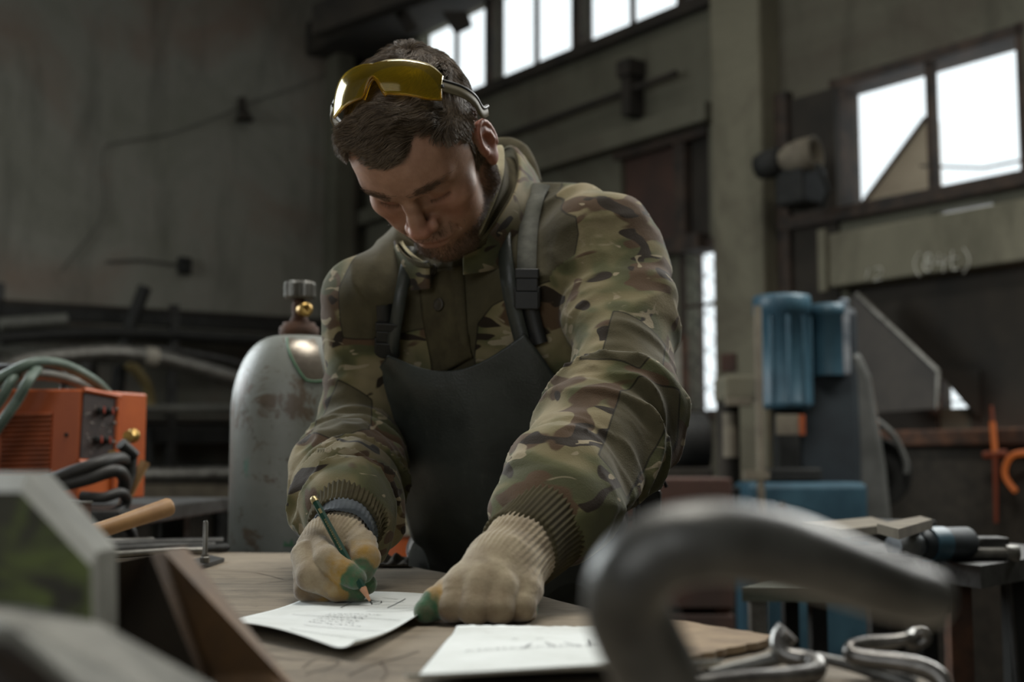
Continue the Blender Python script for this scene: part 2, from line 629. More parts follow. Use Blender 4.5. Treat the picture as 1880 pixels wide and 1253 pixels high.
# roof and truss over the window strip
struct(MB().obox(rpt(-0.2, S1 - 0.02, 0.5), RDIR * 9, RN * -0.5, (0, 0, 0.28)).build('trim_12', M['soot']))
tr = thing('roof_truss', 'dark riveted roof truss end above the high window strip', 'truss', rpt(0.3, 4.3, 0.6))
P0, P1 = at(600, 70, 8.8), at(905, -40, 8.0)
MB().obox(P0, P1 - P0, RN * 0.12, (0, 0, 0.22)).build('lower_chord', M['soot'], tr)
MB().tube([at(700, -40, 8.6), at(760, 60, 8.6)], 0.05, 8).build('tie', M['soot'], tr)
MB().prism([at(812, 20, 8.2), at(858, 20, 8.2), at(866, 42, 8.2), at(835, 57, 8.2)], (0, 0.08, 0)).build('gusset_plate', M['soot'], tr)

# corner pier
struct(MB().obox(CORNER + Vector((-0.16, -0.05, 0)), LN * 0.28, RN * 0.16, (0, 0, ZC)).build('trim_13', M['dark_concrete']))

# ---------------- outside: a neighbouring roof and a cable seen through the panes
M['outside'] = plain('pale_outside_roof', srgb(190, 172, 150), srgb(168, 150, 130), 0.9, 0, 2.0, 0.1)
on = 1.6
g = [rpt(*rw(1584, 374, -on), -on), rpt(*rw(1697, 222, -on), -on), rpt(*rw(1760, 226, -on), -on), rpt(*rw(1716, 352, -on), -on)]
g = [rpt(*rw(x, y, -on), -on) for x, y in ((1570, 392), (1700, 216), (1716, 222), (1722, 380))]
rf = thing('outside_roof_gable', 'pale brown sloping roof gable seen through the right window', 'roof', rpt(W0, 1.8, -on))
MB().prism(g, RN * -0.05).build('gable_wall', M['outside'], rf)
e0, e1 = Vector(g[0]), Vector(g[1])
MB().tube([e0, e1], 0.018, 6).build('verge', M['frame'], rf)
on2 = 1.2
cb = MB().tube([rpt(*rw(x, y, -on2), -on2) for x, y in ((1690, 305), (1805, 309), (1900, 290))], 0.008, 6).build('outside_cable', M['black_iron'])
tag(cb, 'thin dark cable crossing outside the right window pane', 'cable')

# ================================================================== signed-distance sculpting
f32 = np.float32


def smin(a, b, k):
    h = np.clip(0.5 + 0.5 * (b - a) / k, 0, 1)
    return b + (a - b) * h - k * h * (1 - h)


def smax(a, b, k):
    return -smin(-a, -b, k)


def sub(a, b, k):
    """carve b out of a"""
    return smax(a, -b, k)


def V3(p):
    return np.array(p, f32)


def dist(P, c):
    return np.sqrt(((P - V3(c)) ** 2).sum(-1))


def ell(P, c, r, R=None):
    """ellipsoid; R: 3x3 whose columns are the axes"""
    q = P - V3(c)
    if R is not None:
        q = q @ np.array(R, f32)
    r = V3(r)
    k0 = np.sqrt(((q / r) ** 2).sum(-1)) + 1e-6
    k1 = np.sqrt(((q / (r * r)) ** 2).sum(-1)) + 1e-6
    return k0 * (k0 - 1) / k1


def cone(P, a, b, ra, rb, ret=False):
    """capsule with linearly changing radius"""
    a, b = V3(a), V3(b)
    d = b - a
    t = np.clip(((P - a) @ d) / (d @ d), 0, 1)
    q = P - a - t[..., None] * d
    v = np.sqrt((q * q).sum(-1)) - (ra + (rb - ra) * t)
    return (v, t) if ret else v


def chain(P, pts, k=0.006):
    """pts: list of (point, radius)"""
    v = None
    for (a, ra), (b, rb) in zip(pts[:-1], pts[1:]):
        c = cone(P, a, b, ra, rb)
        v = c if v is None else smin(v, c, k)
    return v


def rbox(P, c, h, r, R=None):
    q = P - V3(c)
    if R is not None:
        q = q @ np.array(R, f32)
    q = np.abs(q) - V3(h)
    return np.sqrt((np.maximum(q, 0) ** 2).sum(-1)) + np.minimum(q.max(-1), 0) - r


_rs = np.random.RandomState(3)
_tab = _rs.rand(64, 64, 64).astype(f32)


def vnoise(P, s, seed=0):
    """smooth value noise in [0, 1]"""
    q = P * f32(s) + f32(seed * 7.31 + 100)
    i = np.floor(q).astype(np.int32)
    f = q - i
    f = f * f * (3 - 2 * f)
    i &= 63
    j = (i + 1) & 63
    x0, y0, z0 = i[..., 0], i[..., 1], i[..., 2]
    x1, y1, z1 = j[..., 0], j[..., 1], j[..., 2]
    fx, fy, fz = f[..., 0], f[..., 1], f[..., 2]
    T = _tab
    a = T[x0, y0, z0] * (1 - fx) + T[x1, y0, z0] * fx
    b = T[x0, y1, z0] * (1 - fx) + T[x1, y1, z0] * fx
    c = T[x0, y0, z1] * (1 - fx) + T[x1, y0, z1] * fx
    d = T[x0, y1, z1] * (1 - fx) + T[x1, y1, z1] * fx
    a = a * (1 - fy) + b * fy
    c = c * (1 - fy) + d * fy
    return a * (1 - fz) + c * fz


def fbm(P, s, n=3, seed=0):
    v, a, tot = 0, 1.0, 0
    for k in range(n):
        v = v + a * vnoise(P, s * 2 ** k, seed + k)
        tot += a
        a *= 0.5
    return v / tot


def nets(fun, lo, hi, h, margin=0.004):
    """naive surface nets of fun(P) over a box; returns vertices and quads"""
    lo, hi = np.array(lo, float), np.array(hi, float)
    n = np.ceil((hi - lo) / h).astype(int) + 1
    ax = [lo[i] + h * np.arange(n[i]) for i in range(3)]
    B = 6
    nb = -(-n // B)
    full = np.empty(nb * B, f32)
    ctr = [lo[i] + h * (B * np.arange(nb[i]) + (B - 1) / 2) for i in range(3)]
    C = np.stack(np.meshgrid(*ctr, indexing='ij'), -1).astype(f32)
    cv = fun(C)
    full.reshape(nb[0], B, nb[1], B, nb[2], B)[:] = cv[:, None, :, None, :, None]
    act_b = np.argwhere(np.abs(cv) < h * B * 0.9 + margin)
    o3 = np.stack(np.meshgrid(*[np.arange(B)] * 3, indexing='ij'), -1).reshape(-1, 3)
    for i in range(0, len(act_b), 2500):
        g = (act_b[i:i + 2500, None, :] * B + o3[None]).reshape(-1, 3)
        full[g[:, 0], g[:, 1], g[:, 2]] = fun((g * h + lo).astype(f32))
    val = full[:n[0], :n[1], :n[2]].copy()
    # outer layer is empty space
    for a in range(3):
        sl = [slice(None)] * 3
        for e in (0, -1):
            sl[a] = e
            val[tuple(sl)] = np.maximum(val[tuple(sl)], h * 0.5)
    ins = val < 0
    c = n - 1
    corners = [(x, y, z) for x in (0, 1) for y in (0, 1) for z in (0, 1)]
    cnt = np.zeros(c, np.int8)
    for x, y, z in corners:
        cnt += ins[x:x + c[0], y:y + c[1], z:z + c[2]]
    act = (cnt > 0) & (cnt < 8)
    idx = np.argwhere(act)
    num = -np.ones(c, np.int64)
    num[act] = np.arange(len(idx))
    pos = np.zeros((len(idx), 3))
    wt = np.zeros(len(idx))
    for a in range(len(corners)):
        for b in range(a + 1, len(corners)):
            ca, cb = np.array(corners[a]), np.array(corners[b])
            if np.abs(ca - cb).sum() != 1:
                continue
            ia, ib = idx + ca, idx + cb
            va = val[ia[:, 0], ia[:, 1], ia[:, 2]].astype(float)
            vb = val[ib[:, 0], ib[:, 1], ib[:, 2]].astype(float)
            m = (va < 0) != (vb < 0)
            t = np.where(m, va / np.where(m, va - vb, 1), 0)
            pos += m[:, None] * (ca + t[:, None] * (cb - ca))
            wt += m
    pos = (pos / wt[:, None] + idx) * h + lo
    quads = []
    for a in range(3):
        b_, c_ = (a + 1) % 3, (a + 2) % 3
        s0 = [slice(None)] * 3
        s1 = [slice(None)] * 3
        s0[a], s1[a] = slice(0, n[a] - 1), slice(1, n[a])
        A, B = ins[tuple(s0)], ins[tuple(s1)]
        for flip in (0, 1):
            e = np.argwhere((A & ~B) if not flip else (~A & B))
            ok = (e[:, b_] > 0) & (e[:, c_] > 0) & (e[:, b_] < n[b_] - 1) & (e[:, c_] < n[c_] - 1)
            e = e[ok]
            q = []
            for db, dc in ((-1, -1), (0, -1), (0, 0), (-1, 0)):
                x = e.copy()
                x[:, b_] += db
                x[:, c_] += dc
                q.append(num[x[:, 0], x[:, 1], x[:, 2]])
            q = np.stack(q, 1)
            quads.append(q[:, ::-1] if flip else q)
    return pos, np.concatenate(quads)


def np_mesh(name, V, Q, m, parent=None, attrs=None, smooth=True):
    me = bpy.data.meshes.new(name)
    me.vertices.add(len(V))
    me.vertices.foreach_set('co', np.asarray(V, f32).ravel())
    k = Q.shape[1]
    me.loops.add(len(Q) * k)
    me.loops.foreach_set('vertex_index', np.asarray(Q, np.int32).ravel())
    me.polygons.add(len(Q))
    me.polygons.foreach_set('loop_start', np.arange(0, len(Q) * k, k, dtype=np.int32))
    me.update(calc_edges=True)
    me.polygons.foreach_set('use_smooth', np.full(len(Q), smooth))
    for an, av in (attrs or {}).items():
        av = np.asarray(av, f32)
        if av.ndim == 1:
            at_ = me.attributes.new(an, 'FLOAT', 'POINT')
            at_.data.foreach_set('value', av)
        else:
            at_ = me.attributes.new(an, 'FLOAT_VECTOR', 'POINT')
            at_.data.foreach_set('vector', av.ravel())
    me.validate()
    o = bpy.data.objects.new(name, me)
    COL.objects.link(o)
    me.materials.append(m)
    if parent is not None:
        o.parent = parent
        o.matrix_parent_inverse = parent.matrix_basis.inverted()
    return o


def normals_of(fun, V, e=0.0008):
    V = np.asarray(V, f32)
    g = np.stack([fun(V + V3(d)) - fun(V - V3(d)) for d in ((e, 0, 0), (0, e, 0), (0, 0, e))], -1)
    return g / (np.linalg.norm(g, axis=-1, keepdims=True) + 1e-9)


def smooth_verts(V, Q, it=1, lam=0.5):
    V = V.copy()
    e = np.concatenate([Q[:, [0, 1]], Q[:, [1, 2]], Q[:, [2, 3]], Q[:, [3, 0]]])
    e = np.concatenate([e, e[:, ::-1]])
    deg = np.bincount(e[:, 0], minlength=len(V)).clip(1)
    for _ in range(it):
        s = np.stack([np.bincount(e[:, 0], V[e[:, 1], i], len(V)) for i in range(3)], 1) / deg[:, None]
        V += lam * (s - V)
    return V


def hair_object(name, strands, radius, m, parent, tip=0.15):
    """strands: array (n, k, 3); one hair-curves object"""
    n, k, _ = strands.shape
    hc = bpy.data.hair_curves.new(name)
    hc.add_curves([k] * n)
    hc.attributes['position'].data.foreach_set('vector', np.asarray(strands, f32).ravel()) if 'position' in hc.attributes else None
    ra = hc.attributes.get('radius') or hc.attributes.new('radius', 'FLOAT', 'POINT')
    prof = np.linspace(1, 0, k) ** 0.6
    rr = np.asarray(radius, f32)
    rr = np.broadcast_to(rr.reshape(-1, 1) if rr.ndim else rr, (n, k)) * (tip + (1 - tip) * prof)[None]
    ra.data.foreach_set('value', rr.astype(f32).ravel())
    o = bpy.data.objects.new(name, hc)
    COL.objects.link(o)
    hc.materials.append(m)
    if parent is not None:
        o.parent = parent
        o.matrix_parent_inverse = parent.matrix_basis.inverted()
    return o

# ================================================================== the worker: head
person = thing('person', 'man in camouflage work jacket and black leather apron, bent over the table writing', 'person', (0.02, 1.78, 0))
HEAD_LOC = Vector((-0.103, 1.488, 1.365))
HEAD_ROT = Euler((1.13, -0.06, -0.35), 'XYZ').to_matrix()
HS = 1.0
HM = np.array(HEAD_ROT, float) * HS


def head_to_world(V):
    return np.asarray(V, float) @ HM.T + np.array(HEAD_LOC)


def world_to_head(p):
    return (np.array(p, float) - np.array(HEAD_LOC)) @ np.linalg.inv(HM).T


def rotm(ax, ay, az):
    return np.array(Euler((ax, ay, az), 'XYZ').to_matrix())


NECK_W = at(918, 398, 1.70)
NECK_L = world_to_head(NECK_W)
EARR = rotm(0.12, 0, -0.20)


def head_sdf(P, fine=True):
    P = np.asarray(P, f32)
    A = P.copy()
    A[..., 0] = np.abs(A[..., 0])
    # skull
    d = ell(A, (0, 0.005, 0.044), (0.0725, 0.096, 0.0755))
    d = smin(d, ell(A, (0, -0.034, 0.050), (0.064, 0.064, 0.060)), 0.03)
    # temples a little hollow, face mass
    d = smin(d, ell(A, (0, -0.036, -0.012), (0.058, 0.054, 0.078)), 0.03)
    # jaw
    d = smin(d, chain(A, [((0.056, 0.006, -0.030), 0.017), ((0.052, -0.012, -0.062), 0.016), ((0.022, -0.074, -0.090), 0.015), ((0, -0.080, -0.092), 0.016)], 0.012), 0.024)
    d = smin(d, ell(A, (0, -0.040, -0.066), (0.044, 0.046, 0.034)), 0.02)
    d = smin(d, ell(A, (0, -0.084, -0.090), (0.019, 0.015, 0.015)), 0.014)
    # cheekbones
    d = smin(d, ell(A, (0.044, -0.064, -0.008), (0.022, 0.022, 0.016), rotm(0, 0, 0.6)), 0.02)
    # full cheeks
    d = smin(d, ell(A, (0.037, -0.061, -0.040), (0.021, 0.025, 0.028)), 0.02)
    # brow ridge
    d = smin(d, cone(A, (0.012, -0.093, 0.036), (0.046, -0.076, 0.040), 0.0085, 0.007), 0.014)
    # eye sockets
    d = sub(d, ell(A, (0.033, -0.093, 0.017), (0.019, 0.014, 0.0125)), 0.010)
    d = sub(d, ell(A, (0.016, -0.098, 0.016), (0.009, 0.009, 0.012)), 0.008)
    # muzzle
    d = smin(d, ell(A, (0, -0.078, -0.048), (0.032, 0.028, 0.026)), 0.018)
    # eyeballs under lowered lids
    lid = ell(A, (0.032, -0.0725, 0.0145), (0.0155, 0.0145, 0.0135))
    d = smin(d, lid, 0.004)
    # crease above the lid and lash line below it
    d = sub(d, cone(A, (0.022, -0.0905, 0.0225), (0.043, -0.083, 0.0225), 0.0016, 0.0016), 0.003)
    d = sub(d, cone(A, (0.021, -0.0885, 0.0065), (0.044, -0.080, 0.0085), 0.0013, 0.0013), 0.0025)
    # bag below the eye
    d = smin(d, cone(A, (0.022, -0.084, 0.001), (0.042, -0.077, 0.003), 0.003, 0.003), 0.006)
    # nose
    nose = chain(A, [((0, -0.093, 0.030), 0.0075), ((0, -0.100, 0.014), 0.0080), ((0, -0.1065, -0.002), 0.0092), ((0, -0.1120, -0.0155), 0.0108)], 0.006)
    nose = smin(nose, ell(A, (0.0055, -0.1125, -0.0185), (0.0085, 0.009, 0.0085)), 0.006)
    nose = smin(nose, ell(A, (0.0150, -0.1015, -0.0205), (0.0075, 0.0105, 0.0085)), 0.005)
    nose = sub(nose, cone(A, (0.024, -0.098, -0.014), (0.024, -0.1, -0.026), 0.001, 0.001), 0.006)
    d = smin(d, nose, 0.008)
    d = sub(d, ell(A, (0.0072, -0.1085, -0.0285), (0.0042, 0.0060, 0.0040)), 0.002)
    # nasolabial fold
    d = sub(d, chain(A, [((0.022, -0.0985, -0.020), 0.0008), ((0.031, -0.0930, -0.036), 0.0008), ((0.034, -0.0870, -0.050), 0.0005)], 0.002), 0.006)
    # philtrum, lips
    d = sub(d, cone(A, (0, -0.108, -0.033), (0, -0.1085, -0.041), 0.0016, 0.0018), 0.003)
    lips = ell(A, (0.007, -0.0985, -0.0465), (0.018, 0.0100, 0.0050), rotm(0, 0.10, 0.20))
    lips = smin(lips, ell(A, (0, -0.0985, -0.0565), (0.0195, 0.0105, 0.0062)), 0.004)
    d = smin(d, lips, 0.006)
    d = sub(d, chain(A, [((0, -0.1090, -0.0510), 0.0012), ((0.012, -0.1065, -0.0515), 0.0012), ((0.025, -0.0970, -0.0560), 0.0010)], 0.001), 0.0022)
    d = sub(d, cone(A, (0, -0.1035, -0.0685), (0.014, -0.0985, -0.068), 0.003, 0.002), 0.008)
    # ears
    c = np.array((0.0755, -0.002, 0.000))
    ear = ell(A, c, (0.0065, 0.0185, 0.031), EARR)
    ear = smin(ear, ell(A, c + EARR @ np.array((0, -0.006, -0.028)), (0.0055, 0.0105, 0.0125), EARR), 0.006)
    q = (A - V3(c)) @ EARR.astype(f32)
    ear = sub(ear, np.sqrt(((q - V3((0.0085, -0.002, 0.000))) ** 2 / V3((0.0075, 0.0105, 0.0205)) ** 2).sum(-1)) * 0.008 - 0.008, 0.003)
    rim = []
    for k in range(13):
        a = -0.9 + k * (4.3 / 12)
        rim.append((c + EARR @ np.array((0.0035 + 0.001 * math.sin(a), 0.0155 * math.cos(a) + 0.001, 0.0295 * math.sin(a) + 0.001)), 0.0034))
    ear = smin(ear, chain(A, rim, 0.001), 0.002)
    anti = [(c + EARR @ np.array(p), 0.0026) for p in ((0.004, 0.009, -0.014), (0.005, 0.0085, 0.002), (0.004, 0.004, 0.014), (0.002, -0.004, 0.020))]
    ear = smin(ear, chain(A, anti, 0.002), 0.003)
    ear = smin(ear, ell(A, c + EARR @ np.array((0.002, -0.0125, -0.004)), (0.0045, 0.004, 0.007), EARR), 0.004)
    d = smin(d, ear, 0.0045)
    # neck and the top of the chest under the clothes
    n0 = V3((0, 0.020, -0.030))
    nl = V3(NECK_L)
    d = smin(d, cone(P, n0, nl, 0.046, 0.047), 0.02)
    d = smin(d, cone(P, nl, nl + (nl - n0) * 0.5, 0.047, 0.052), 0.02)
    return d


def hairline(V):
    """signed: positive where hair grows (head space)"""
    x, y, z = np.abs(V[:, 0]), V[:, 1], V[:, 2]
    # front hairline height as a function of |x|
    front = 0.083 + 0.016 * np.exp(-((x - 0.043) / 0.014) ** 2) - 0.004 * np.exp(-(x / 0.018) ** 2)
    f_front = z - front
    # temple and sideburn edge: hair lies behind this line
    edge = np.interp(z, [-0.035, -0.012, 0.02, 0.045, 0.060, 0.078, 0.10], [-0.018, -0.030, -0.032, -0.042, -0.051, -0.060, -0.2])
    f_side = y - edge
    low = np.where(y < 0.0, -0.022, np.interp(y, [0.0, 0.022, 0.06, 0.10], [0.005, -0.02, -0.05, -0.055]))
    f_low = z - low
    g = np.where(y < -0.058, f_front, np.minimum(np.maximum(f_front, f_side), f_low))
    return g


def not_ear(V):
    q = (np.stack([np.abs(V[:, 0]), V[:, 1], V[:, 2]], 1) - np.array((0.0755, -0.002, 0))) @ EARR
    return ~((np.abs(q[:, 0]) < 0.013) & (np.abs(q[:, 1]) < 0.022) & (np.abs(q[:, 2]) < 0.042) & (np.abs(V[:, 0]) > 0.0705))


def build_head():
    lo = np.minimum((-0.10, -0.128, -0.125), NECK_L - 0.10)
    hi = np.maximum((0.10, 0.125, 0.15), NECK_L + 0.10)
    V, Q = nets(head_sdf, lo, hi, 0.0019)
    V = smooth_verts(V, Q, 1, 0.4)
    x, y, z = np.abs(V[:, 0]), V[:, 1], V[:, 2]
    jit = fbm(V.astype(f32), 60, 3, 2) - 0.5
    hl = np.clip((hairline(V) + jit * 0.012) / 0.008 + 0.5, 0, 1) * not_ear(V)

    def bump(c, s):
        c, s = np.array(c), np.array(s)
        q = (np.stack([x, y, z], 1) - c) / s
        return np.exp(-(q * q).sum(1))
    lips = np.clip(bump((0.004, -0.107, -0.0475), (0.016, 0.012, 0.0042)) + bump((0, -0.107, -0.0565), (0.017, 0.012, 0.0048)), 0, 1)
    red = bump((0.005, -0.115, -0.016), (0.014, 0.014, 0.012)) * 0.8 + bump((0.045, -0.075, -0.015), (0.02, 0.03, 0.018)) * 0.55 \
        + np.clip((x - 0.072) / 0.006, 0, 1) * (np.abs(y + 0.002) < 0.03) * (np.abs(z) < 0.05) * 1.0 + bump((0.033, -0.09, 0.006), (0.014, 0.02, 0.008)) * 0.5
    # beard: jaw, chin, moustache
    jaw = np.clip((-0.030 - z - 0.35 * (0.0 - np.minimum(y, 0)) + 0.030 * np.clip((y + 0.03) / 0.03, 0, 1)) / 0.022, 0, 1)
    beard = jaw * (y < 0.028) + bump((0.010, -0.105, -0.039), (0.020, 0.02, 0.006)) * 0.4 + bump((0, -0.10, -0.085), (0.026, 0.03, 0.02)) * 0.15
    beard = beard * (1 - 0.55 * np.exp(-((x / 0.024) ** 2) - ((y + 0.10) / 0.03) ** 2))
    beard = beard * (1 - 0.9 * lips)
    beard *= (x < 0.073)
    beard *= np.clip((np.hypot(y - NECK_L[1], z - NECK_L[2]) - 0.08) / 0.03, 0, 1)
    beard = np.clip(beard, 0, 1)
    brow = np.clip(bump((0.028, -0.092, 0.0395), (0.019, 0.03, 0.0052)) * 1.3, 0, 1)
    sk = NT('skin')
    v = sk.coord()
    n1 = sk.noise(v, 60, 5, 0.6)
    base = sk.ramp(n1, [(0.3, srgb(172, 132, 108)), (0.7, srgb(152, 113, 91))])
    col = sk.mix(sk.math('MULTIPLY', sk.attr('red'), 0.75), base, srgb(170, 104, 84))
    col = sk.mix(sk.math('MULTIPLY', sk.attr('lips'), 0.7), col, srgb(150, 98, 82))
    grime = sk.noise(v, 22, 6, 0.7)
    col = sk.mix(sk.ramp(grime, [(0.52, 0.0), (0.75, 0.45)]), col, srgb(96, 72, 58))
    st = sk.math('MULTIPLY', sk.attr('beard'), 0.78)
    col = sk.mix(st, col, srgb(74, 56, 44))
    col = sk.mix(sk.math('MULTIPLY', sk.attr('brow'), 0.3), col, srgb(60, 46, 36))
    col = sk.mix(sk.math('MULTIPLY', sk.attr('scalp'), 0.85), col, srgb(58, 48, 38))
    sk.set(col=col, rough=0.52, spec=0.4, sss=0.12)
    sk.b.inputs['Subsurface Radius'].default_value = (1.0, 0.35, 0.2)
    sk.b.inputs['Subsurface Scale'].default_value = 0.004
    sk.bump(sk.math('ADD', sk.noise(v, 900, 3, 0.5), sk.noise(v, 220, 3, 0.6)), 0.25, 0.0012)
    M['skin'] = sk.m
    o = np_mesh('body', head_to_world(V), Q, sk.m, person, dict(lips=lips, red=np.clip(red, 0, 1), beard=beard, brow=brow, scalp=hl))
    return V, Q, beard, brow


HEADV, HEADQ, _beard, _brow = build_head()


# ------------------------------------------------------------------ hair
def sample_faces(V, Q, wgt, n, rs):
    a, b, c, d = (V[Q[:, i]] for i in range(4))
    ar = 0.5 * (np.linalg.norm(np.cross(b - a, c - a), axis=1) + np.linalg.norm(np.cross(c - a, d - a), axis=1))
    w_ = ar * wgt[Q].mean(1)
    w_ /= w_.sum()
    f = rs.choice(len(Q), n, p=w_)
    u, v = rs.rand(n, 1), rs.rand(n, 1)
    return (a[f] * (1 - u) + b[f] * u) * (1 - v) + (d[f] * (1 - u) + c[f] * u) * v


def norm(a):
    return a / (np.linalg.norm(a, axis=-1, keepdims=True) + 1e-9)


def grow(roots, nrm, comb, length, lift, k, rs, curl=0.0, stray=0.15, seed=0, clump=0.0):
    """strands leaving the surface and bending over to the comb direction"""
    n = len(roots)
    comb = norm(comb - nrm * (comb * nrm).sum(1, keepdims=True))
    side = np.cross(nrm, comb)
    S = np.empty((n, k, 3))
    p = roots.copy()
    S[:, 0] = p
    st = rs.normal(0, stray, (n, 2))
    for i in range(1, k):
        t = i / (k - 1)
        l = lift * (1 - 0.75 * t)
        wv = (fbm(p.astype(f32), 55, 2, seed) - 0.5)[:, None] * curl
        wl = (fbm(p.astype(f32), 55, 2, seed + 5) - 0.5)[:, None] * curl * 0.7
        d = norm(comb * (1 - 0.3 * l) + nrm * (l + wl + st[:, :1]) + side * (st[:, 1:] + wv))
        p = p + d * (length / (k - 1))[:, None]
        # stay outside the head
        if i > 0:
            hd = head_sdf(p.astype(f32))
            inn = np.clip(0.0012 - hd, 0, None)
            p = p + nrm * inn[:, None]
        S[:, i] = p
    if clump:
        # pull tips towards neighbours in cells of a jittered lattice
        cell = np.floor((roots + 0.3 + (fbm(roots.astype(f32), 90, 1, 9)[:, None] - 0.5) * 0.004) / 0.0065).astype(int)
        key = cell[:, 0] * 73856093 ^ cell[:, 1] * 19349663 ^ cell[:, 2] * 83492791
        _, inv = np.unique(key, return_inverse=True)
        cnt = np.bincount(inv)
        for i in range(1, k):
            t = (i / (k - 1)) ** 1.3 * clump
            mean = np.stack([np.bincount(inv, S[:, i, j]) / cnt for j in range(3)], 1)
            S[:, i] = S[:, i] * (1 - t) + mean[inv] * t
    return S


def hair_mat(name, c1, c2, rough=0.45):
    t = NT(name)
    hi = t.n('HairInfo')
    col = t.mix(hi.outputs['Random'], c1, c2)
    t.set(col=col, rough=rough, spec=0.35)
    return t.m


M['hair'] = hair_mat('short_brown_hair', srgb(70, 58, 46), srgb(136, 119, 99), 0.5)
M['beard'] = hair_mat('beard_hair', srgb(62, 47, 35), srgb(116, 92, 70))


def build_hair():
    rs = np.random.RandomState(11)
    hl = hairline(HEADV)
    jit = fbm(HEADV.astype(f32), 80, 2, 4) - 0.5
    wgt = np.clip((hl + jit * 0.008) / 0.006, 0, 1) * (np.abs(HEADV[:, 0]) < 0.079)
    wgt = wgt * not_ear(HEADV)
    wgt *= np.clip((HEADV[:, 2] + 0.06) / 0.02, 0, 1)
    roots = sample_faces(HEADV, HEADQ, wgt, 62000, rs)
    nr = normals_of(head_sdf, roots)
    x, y, z = roots.T
    top = np.clip((z - 0.062) / 0.035, 0, 1) * np.clip((0.10 - y) / 0.05, 0.25, 1)
    L = 0.008 + 0.026 * top * (0.75 + 0.5 * rs.rand(len(roots)))
    L *= 0.85 + 0.3 * fbm(roots.astype(f32), 40, 2, 8)
    L *= np.interp(y, [-0.10, -0.075, -0.05], [0.35, 0.65, 1.0])
    whorl = np.array((0.012, 0.058, 0.105))
    # combed forward on the crown, swept across to his right in front
    sweep = np.clip((0.020 - y) / 0.05, 0, 1)
    wob = (fbm(roots.astype(f32), 20, 2, 1) - 0.5) * 1.6
    comb = np.stack([-0.25 - 1.15 * sweep + wob * 0.5, -1.0 + 0.45 * sweep + wob * 0.5, -0.15 - 0.5 * (1 - top)], 1)
    # crown: hair spins out from the whorl
    r_ = roots - whorl
    rd = np.linalg.norm(r_, axis=1, keepdims=True)
    k = np.exp(-(rd / 0.035) ** 2)
    comb = comb * (1 - k) + k * norm(r_ + 0.8 * np.cross(r_, np.array((0, 0.3, 1.0))))
    # sides: down and slightly back
    sd = (1 - top)[:, None]
    comb = comb * (1 - 0.7 * sd) + 0.7 * sd * np.array((0, 0.15, -1.0))
    lift = (0.35 + 0.40 * top)[:, None] * np.interp(y, [0.02, 0.06], [1.0, 0.6])[:, None]
    L = L * np.interp(y, [0.02, 0.06], [1.0, 0.7])
    # hair pressed flat under the glasses
    press = np.exp(-((y + 0.010) / 0.028) ** 4) * (z > 0.05)
    lift = lift * (1 - 0.85 * press[:, None])
    L = L * (1 - 0.45 * press)
    S = grow(roots, nr, comb, L, lift, 7, rs, curl=2.4, stray=0.18, seed=3, clump=0.72)
    hair_object('hair', head_to_world(S.reshape(-1, 3)).reshape(S.shape), 0.00027, M['hair'], person)
    # beard stubble
    roots = sample_faces(HEADV, HEADQ, _beard ** 1.0, 12000, rs)
    nr = normals_of(head_sdf, roots)
    comb = np.tile(np.array((0, 0.2, -1.0)), (len(roots), 1)) + rs.normal(0, 0.25, roots.shape)
    L = 0.003 + 0.0042 * rs.rand(len(roots))
    S = grow(roots, nr, comb, L, np.full((len(roots), 1), 0.8), 4, rs, stray=0.25)
    hair_object('beard', head_to_world(S.reshape(-1, 3)).reshape(S.shape), 0.0002, M['beard'], person)
    # eyebrows
    roots = sample_faces(HEADV, HEADQ, _brow ** 2, 340, rs)
    nr = normals_of(head_sdf, roots)
    comb = np.stack([np.sign(roots[:, 0]) * 1.0, 0.35 * np.ones(len(roots)), 0.35 - 6 * (np.abs(roots[:, 0]) - 0.02)], 1)
    L = 0.006 + 0.003 * rs.rand(len(roots))
    S = grow(roots, nr, comb, L, np.full((len(roots), 1), 0.45), 4, rs, stray=0.15)
    hair_object('eyebrow', head_to_world(S.reshape(-1, 3)).reshape(S.shape), 0.0002, M['beard'], person)
    # lashes along the lowered lids
    R_ = []
    for s in (-1, 1):
        for t in np.linspace(0, 1, 34):
            a = np.array((0.020, -0.0875, 0.0075)) * (1 - t) + np.array((0.045, -0.079, 0.0095)) * t
            a[1] -= 0.0035 * math.sin(math.pi * t)
            a[0] *= s
            R_.append(a)
    R_ = np.array(R_)
    dd = np.stack([np.sign(R_[:, 0]) * 0.25 + rs.normal(0, 0.1, len(R_)), -np.ones(len(R_)), -0.55 * np.ones(len(R_))], 1)
    S = np.stack([R_ + norm(dd) * 0.0065 * t + np.array((0, 0, 0.0018)) * t * t for t in np.linspace(0, 1, 4)], 1)
    hair_object('eyelash', head_to_world(S.reshape(-1, 3)).reshape(S.shape), 0.00016, M['hair'], person)


build_hair()

# ================================================================== the worker: jacket
def npv(p):
    return np.array(p, float)


A_SL, A_SR = at(1104, 452, 1.60), at(692, 552, 1.69)
WAIST = at(950, 985, 1.80)
MID = (A_SL + A_SR) / 2
TX = (A_SL - A_SR).normalized()
TZ = (MID - WAIST)
TZ = (TZ - TX * TZ.dot(TX)).normalized()
TY = TZ.cross(TX)                       # points away from the viewer (back)
TM = np.array([TX, TY, TZ], float).T    # columns: right (his left), back, up
SHW = (A_SL - A_SR).length / 2

